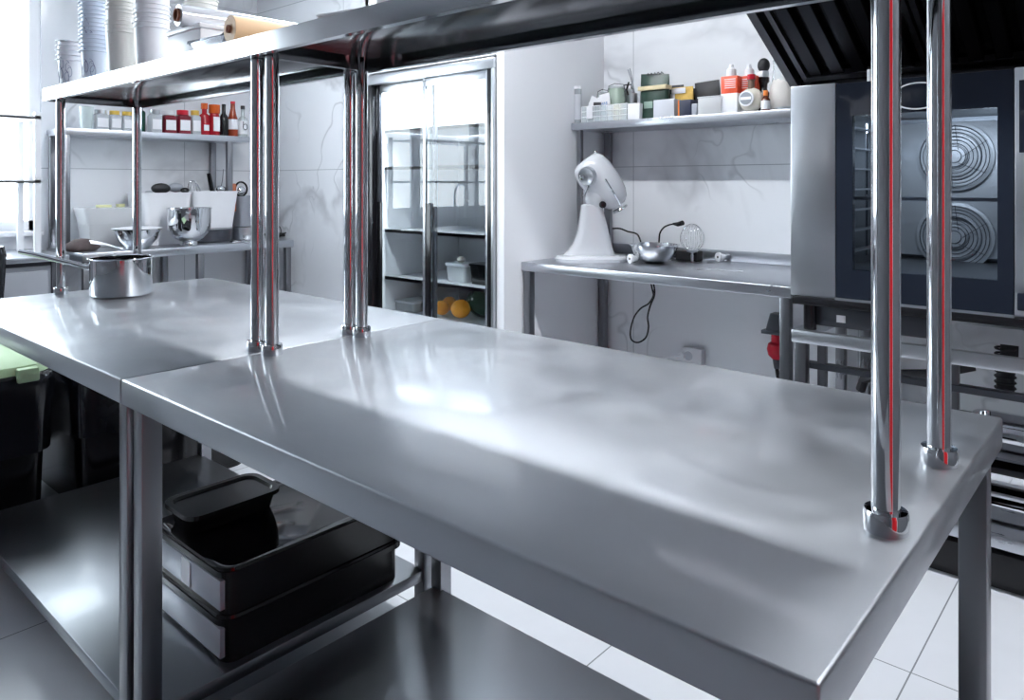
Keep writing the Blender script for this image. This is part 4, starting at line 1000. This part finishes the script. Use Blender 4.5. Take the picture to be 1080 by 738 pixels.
MB().sph((.0, 0, -.01), .03, (.6, 1, 1)).build('ring_bowl', M_CHROME, rg)
# lid and coiled cable to the right
solo(MB().lathe([(0, .02), (.05, .018), (.09, .008), (.098, .003), (.10, 0), (.096, .0), (0, .010)], seg=36).lathe([(0, .02), (.006, .02), (.012, .034), (.012, .042), (0, .044)], seg=16), 'pot_lid', M_CHROME, 'domed steel pot lid on the left counter behind the poles', 'lid', (-4.70, cy(258, -4.7), TZ))
cc = thing('coiled_cable', 'coil of black cable at the right end of the left counter', 'cable', (-4.82, cy(293, -4.78), TZ))
m = MB()
for k in range(4):
    R = .045 + .008 * k
    m.tube([(R * .8 * math.cos(a) , R * 1.2 * math.sin(a), .010 + .006 * k + .01 * abs(math.sin(a * 1.5 + k))) for a in [j * PI / 12 for j in range(24)]], .0055, 7, closed=True)
m.build('coil', M_BLACK, cc)
MB().tube([(0, .05 * math.cos(a) , .05 + .05 * math.sin(a)) for a in [j * PI / 10 for j in range(-2, 13)]], .004, 7).build('loose_loop', M_BLACK, cc)
MB().box(-.015, .015, .04, .08, .01, .03, .006).build('plug', M_BLACK, cc)
# left end of the counter
pk = thing('utensil_wrap', 'dark brown cloth bundle at the left end of the left counter', 'cloth', (-4.78, cy(88, -4.75), TZ))
MB().lathe([(0, 0), (.06, 0), (.075, .02), (.06, .05), (.03, .07), (0, .075)], seg=22, sy=1.3, noise=.09).build('bundle', plain('brown_cloth', (.10, .075, .075), .7, var=.4, scale=30), pk, ang=80)
solo(MB().tube([(0, 0, .06), (.02, .08, .04), (.02, .16, .006)], .005).tube([(0.02, 0, .05), (.04, .09, .03), (.04, .17, .006)], .005), 'small_tongs', M_SATIN, 'small steel tongs resting against the brown bundle', 'tongs', (-4.70, cy(91, -4.75), TZ + .002))

# ================================================================ jars and bottles on the left wall shelf
JX = -4.965
def jy(px): return pt(px, X=JX).y
def square_jar(label, px0, px1, H, mat, lidm, labelm=M_WHITE, grp=None):
    a, b = jy(px0), jy(px1); w = (b - a) / 2 * .96
    t = thing('glass_jar', label, 'jar', (JX, (a + b) / 2, SZ), 0, grp)
    MB().loft([rrect(-w, w, -w, w, w * .3, 0), [(x, y, H * .72) for x, y, _ in rrect(-w, w, -w, w, w * .3, 0)], [(x, y, H * .80) for x, y, _ in rrect(-w * .8, w * .8, -w * .8, w * .8, w * .5, 0)]]).build('jar_body', mat, t, ang=40)
    MB().lathe([(0, H * .80), (w * .8, H * .80), (w * .85, H * .82), (w * .85, H), (0, H)], seg=24).build('jar_lid', lidm, t)
    MB().box(w, w + .0015, -w * .78, w * .78, H * .14, H * .58).build('paper_label', labelm, t)
    return t
M_CLJAR = milky('clear_jar', (.62, .66, .70), .65)
M_JAM = plain('red_jam', (.16, .010, .022), .12)
M_GOLD = plain('yellow_lid', (.75, .50, .10), .35)
bottle('drinking_glass', 'clear drinking glass at the left end of the jar shelf', [(0, 0), (.032, 0), (.040, .14), (.038, .14), (.030, .006), (0, .006)], M_GLASSY, (JX, jy(91), SZ), 'glass', pname='glass_wall')
square_jar('clear jar with a white label, first right of the drinking glass', 98.5, 113.5, .125, M_CLJAR, M_SATIN)
square_jar('clear jar with a yellow lid, left of its yellow lidded neighbour', 114.5, 127, .125, M_CLJAR, M_GOLD)
square_jar('clear jar with a yellow lid just left of the second pole', 127.7, 140, .125, M_CLJAR, M_GOLD)
square_jar('clear jar with a white label just right of the second pole', 157, 169.5, .15, M_CLJAR, M_SATIN)
bottle('green_bottle', 'dark green bottle half hidden by the second pole', cylprof(.030, .15, .013, .05), plain('green_glass', (.01, .06, .04), .08), (JX - .07, jy(153), SZ), 'bottle', [(0, .2), (.014, .2), (.014, .215), (0, .215)], M_BLACK)
square_jar('red jam jar with a white lid, left one of the two red jars', 170.5, 184.5, .15, M_JAM, M_WHITE)
square_jar('red jam jar with a dark red lid, right one of the two red jars', 185.5, 199.5, .16, M_JAM, M_RED)
square_jar('grey jar with a yellow lid beside the red bottle', 200.5, 210.5, .165, M_CLJAR, M_GOLD)
M_RBOT = plain('red_bottle', (.40, .012, .025), .15)
M_OBOT = plain('orange_bottle', (.62, .11, .02), .15)
rb = bottle('syrup_bottle', 'bright red bottle right of the yellow lidded grey jar', cylprof(.034, .15, .016, .03), M_RBOT, (JX, jy(215.5), SZ), 'bottle', [(0, .18), (.022, .18), (.022, .22), (0, .22)], M_OBOT)
MB().box(.030, .0355, -.018, .018, .03, .07, .001).build('white_print', M_WHITE, rb)
ob = bottle('syrup_bottle', 'red bottle with orange shoulder and white label, second of the tall bottles', cylprof(.036, .15, .030, .03), M_RBOT, (JX, jy(226), SZ), 'bottle', [(0, .155), (.037, .155), (.037, .215), (0, .215)], M_OBOT)
MB().box(.030, .0375, -.022, .022, .03, .13, .001).build('paper_label', M_WHITE, ob)
bottle('dark_bottle', 'plain black bottle between the orange one and the sauce bottle', cylprof(.032, .16, .013, .05, .05), M_BLACK, (JX, jy(236), SZ), 'bottle', [(0, .21), (.014, .21), (.014, .225), (0, .225)], M_BLACK)
M_SAUCE = plain('brown_sauce', (.30, .05, .02), .12)
bottle('sauce_bottle', 'brown sauce bottle with a white band label near the paired poles', [(0, 0), (.033, 0), (.035, .004), (.035, .12), (.026, .15), (.016, .20), (.015, .235), (0, .235)], M_SAUCE, (JX, jy(245.5), SZ), 'bottle', [(0, .234), (.016, .234), (.016, .25), (0, .25)], M_RED, [(.0354, .05), (.0358, .05), (.0358, .122), (.0354, .122)], M_WHITE)
wb = bottle('vinegar_bottle', 'white labelled bottle with a dark ring mark beside the paired poles', cylprof(.034, .15, .013, .05, .04), M_GLASSY, (JX, jy(256), SZ), 'bottle', [(0, .2), (.015, .2), (.015, .225), (0, .225)], M_BLACKM, [(.0344, .02), (.0348, .02), (.0348, .115), (.0344, .115)], M_WHITE)
MB().tube([(.0362, .016 * math.cos(a), .072 + .020 * math.sin(a)) for a in [k * PI / 10 for k in range(20)]], .0025, 6, closed=True).tube([(.0362, -.014, .112), (.0362, -.014, .072)], .0025, 6).build('ring_mark', M_DGREY, wb)

# ================================================================ in the fridge
M_ORG = plain('orange_peel', (.90, .36, .02), .4, var=.08, scale=60)
FZ = .50
def fy(px, Y): return pt(px, Y=Y).x
def fruit(px, py, R, label, Y=2.93, grp=None):
    t = thing('orange', label, 'fruit', (fy(px, Y), Y, FZ + .006))
    MB().sph((0, 0, R), R, (1, 1, .93)).build('peel', M_ORG, t)
    MB().cyl((0, 0, R * 1.86), (0, 0, R * 1.94), .004, seg=8).build('stem_scar', M_POUCHG, t)
    return t
fridge_low = .475
def put(o, z): o.location.z = z
for o in [fruit(486, 0, .056, 'large orange at the front of the fridge, nearest the watermelon'), fruit(466, 0, .045, 'smaller orange at the left of the fridge door'), fruit(474, 0, .045, 'orange behind the two front ones in the fridge', 3.06)]: put(o, .506)
solo(MB().sph((0, 0, .10), .10, (1, 1, .95), 28, 18), 'watermelon', plain('dark_green_rind', (.015, .035, .02), .25, var=.5, scale=18), 'dark green watermelon in the fridge right of the oranges', 'fruit', (fy(511, 3.05), 3.05, .501))
t = thing('lidded_tub', 'white lidded tub on the lower fridge shelf', 'tub', (fy(487, 2.96), 2.96, .712))
MB().loft([[(a, b, 0) for a, b, _ in rrect(-.07, .07, -.05, .05, .02, 0)], [(a, b, .09) for a, b, _ in rrect(-.078, .078, -.056, .056, .02, 0)]]).build('tub_base', M_MILKY, t)
MB().loft([[(a, b, .09) for a, b, _ in rrect(-.084, .084, -.06, .06, .02, 0)], [(a, b, .105) for a, b, _ in rrect(-.084, .084, -.06, .06, .02, 0)]]).build('tub_lid', M_WHITE, t)
solo(MB().sph((0, 0, .018), .024, (1, 1, .75)), 'garlic_bulb', M_CREAM, 'pale garlic bulb on top of the white fridge tub', 'garlic', (fy(486, 2.96), 2.96, .8175))
t = thing('lidded_tub', 'black tub beside the white tub in the fridge', 'tub', (fy(511, 2.96), 2.97, .712))
MB().loft([[(a, b, 0) for a, b, _ in rrect(-.07, .07, -.05, .05, .02, 0)], [(a, b, .10) for a, b, _ in rrect(-.078, .078, -.056, .056, .02, 0)]]).build('tub_base', M_BLACK, t)
MB().loft([[(a, b, .10) for a, b, _ in rrect(-.084, .084, -.06, .06, .02, 0)], [(a, b, .112) for a, b, _ in rrect(-.084, .084, -.06, .06, .02, 0)]]).build('tub_lid', M_BLACK, t)
t = thing('lidded_tub', 'white lidded tub low in the left half of the fridge', 'tub', (fy(430, 2.96), 2.98, .502))
MB().loft([[(a, b, 0) for a, b, _ in rrect(-.12, .12, -.08, .08, .02, 0)], [(a, b, .05) for a, b, _ in rrect(-.13, .13, -.09, .09, .02, 0)]]).build('tub_base', M_MILKY, t)
MB().loft([[(a, b, .05) for a, b, _ in rrect(-.135, .135, -.095, .095, .02, 0)], [(a, b, .062) for a, b, _ in rrect(-.135, .135, -.095, .095, .02, 0)]]).build('tub_lid', M_WHITE, t)
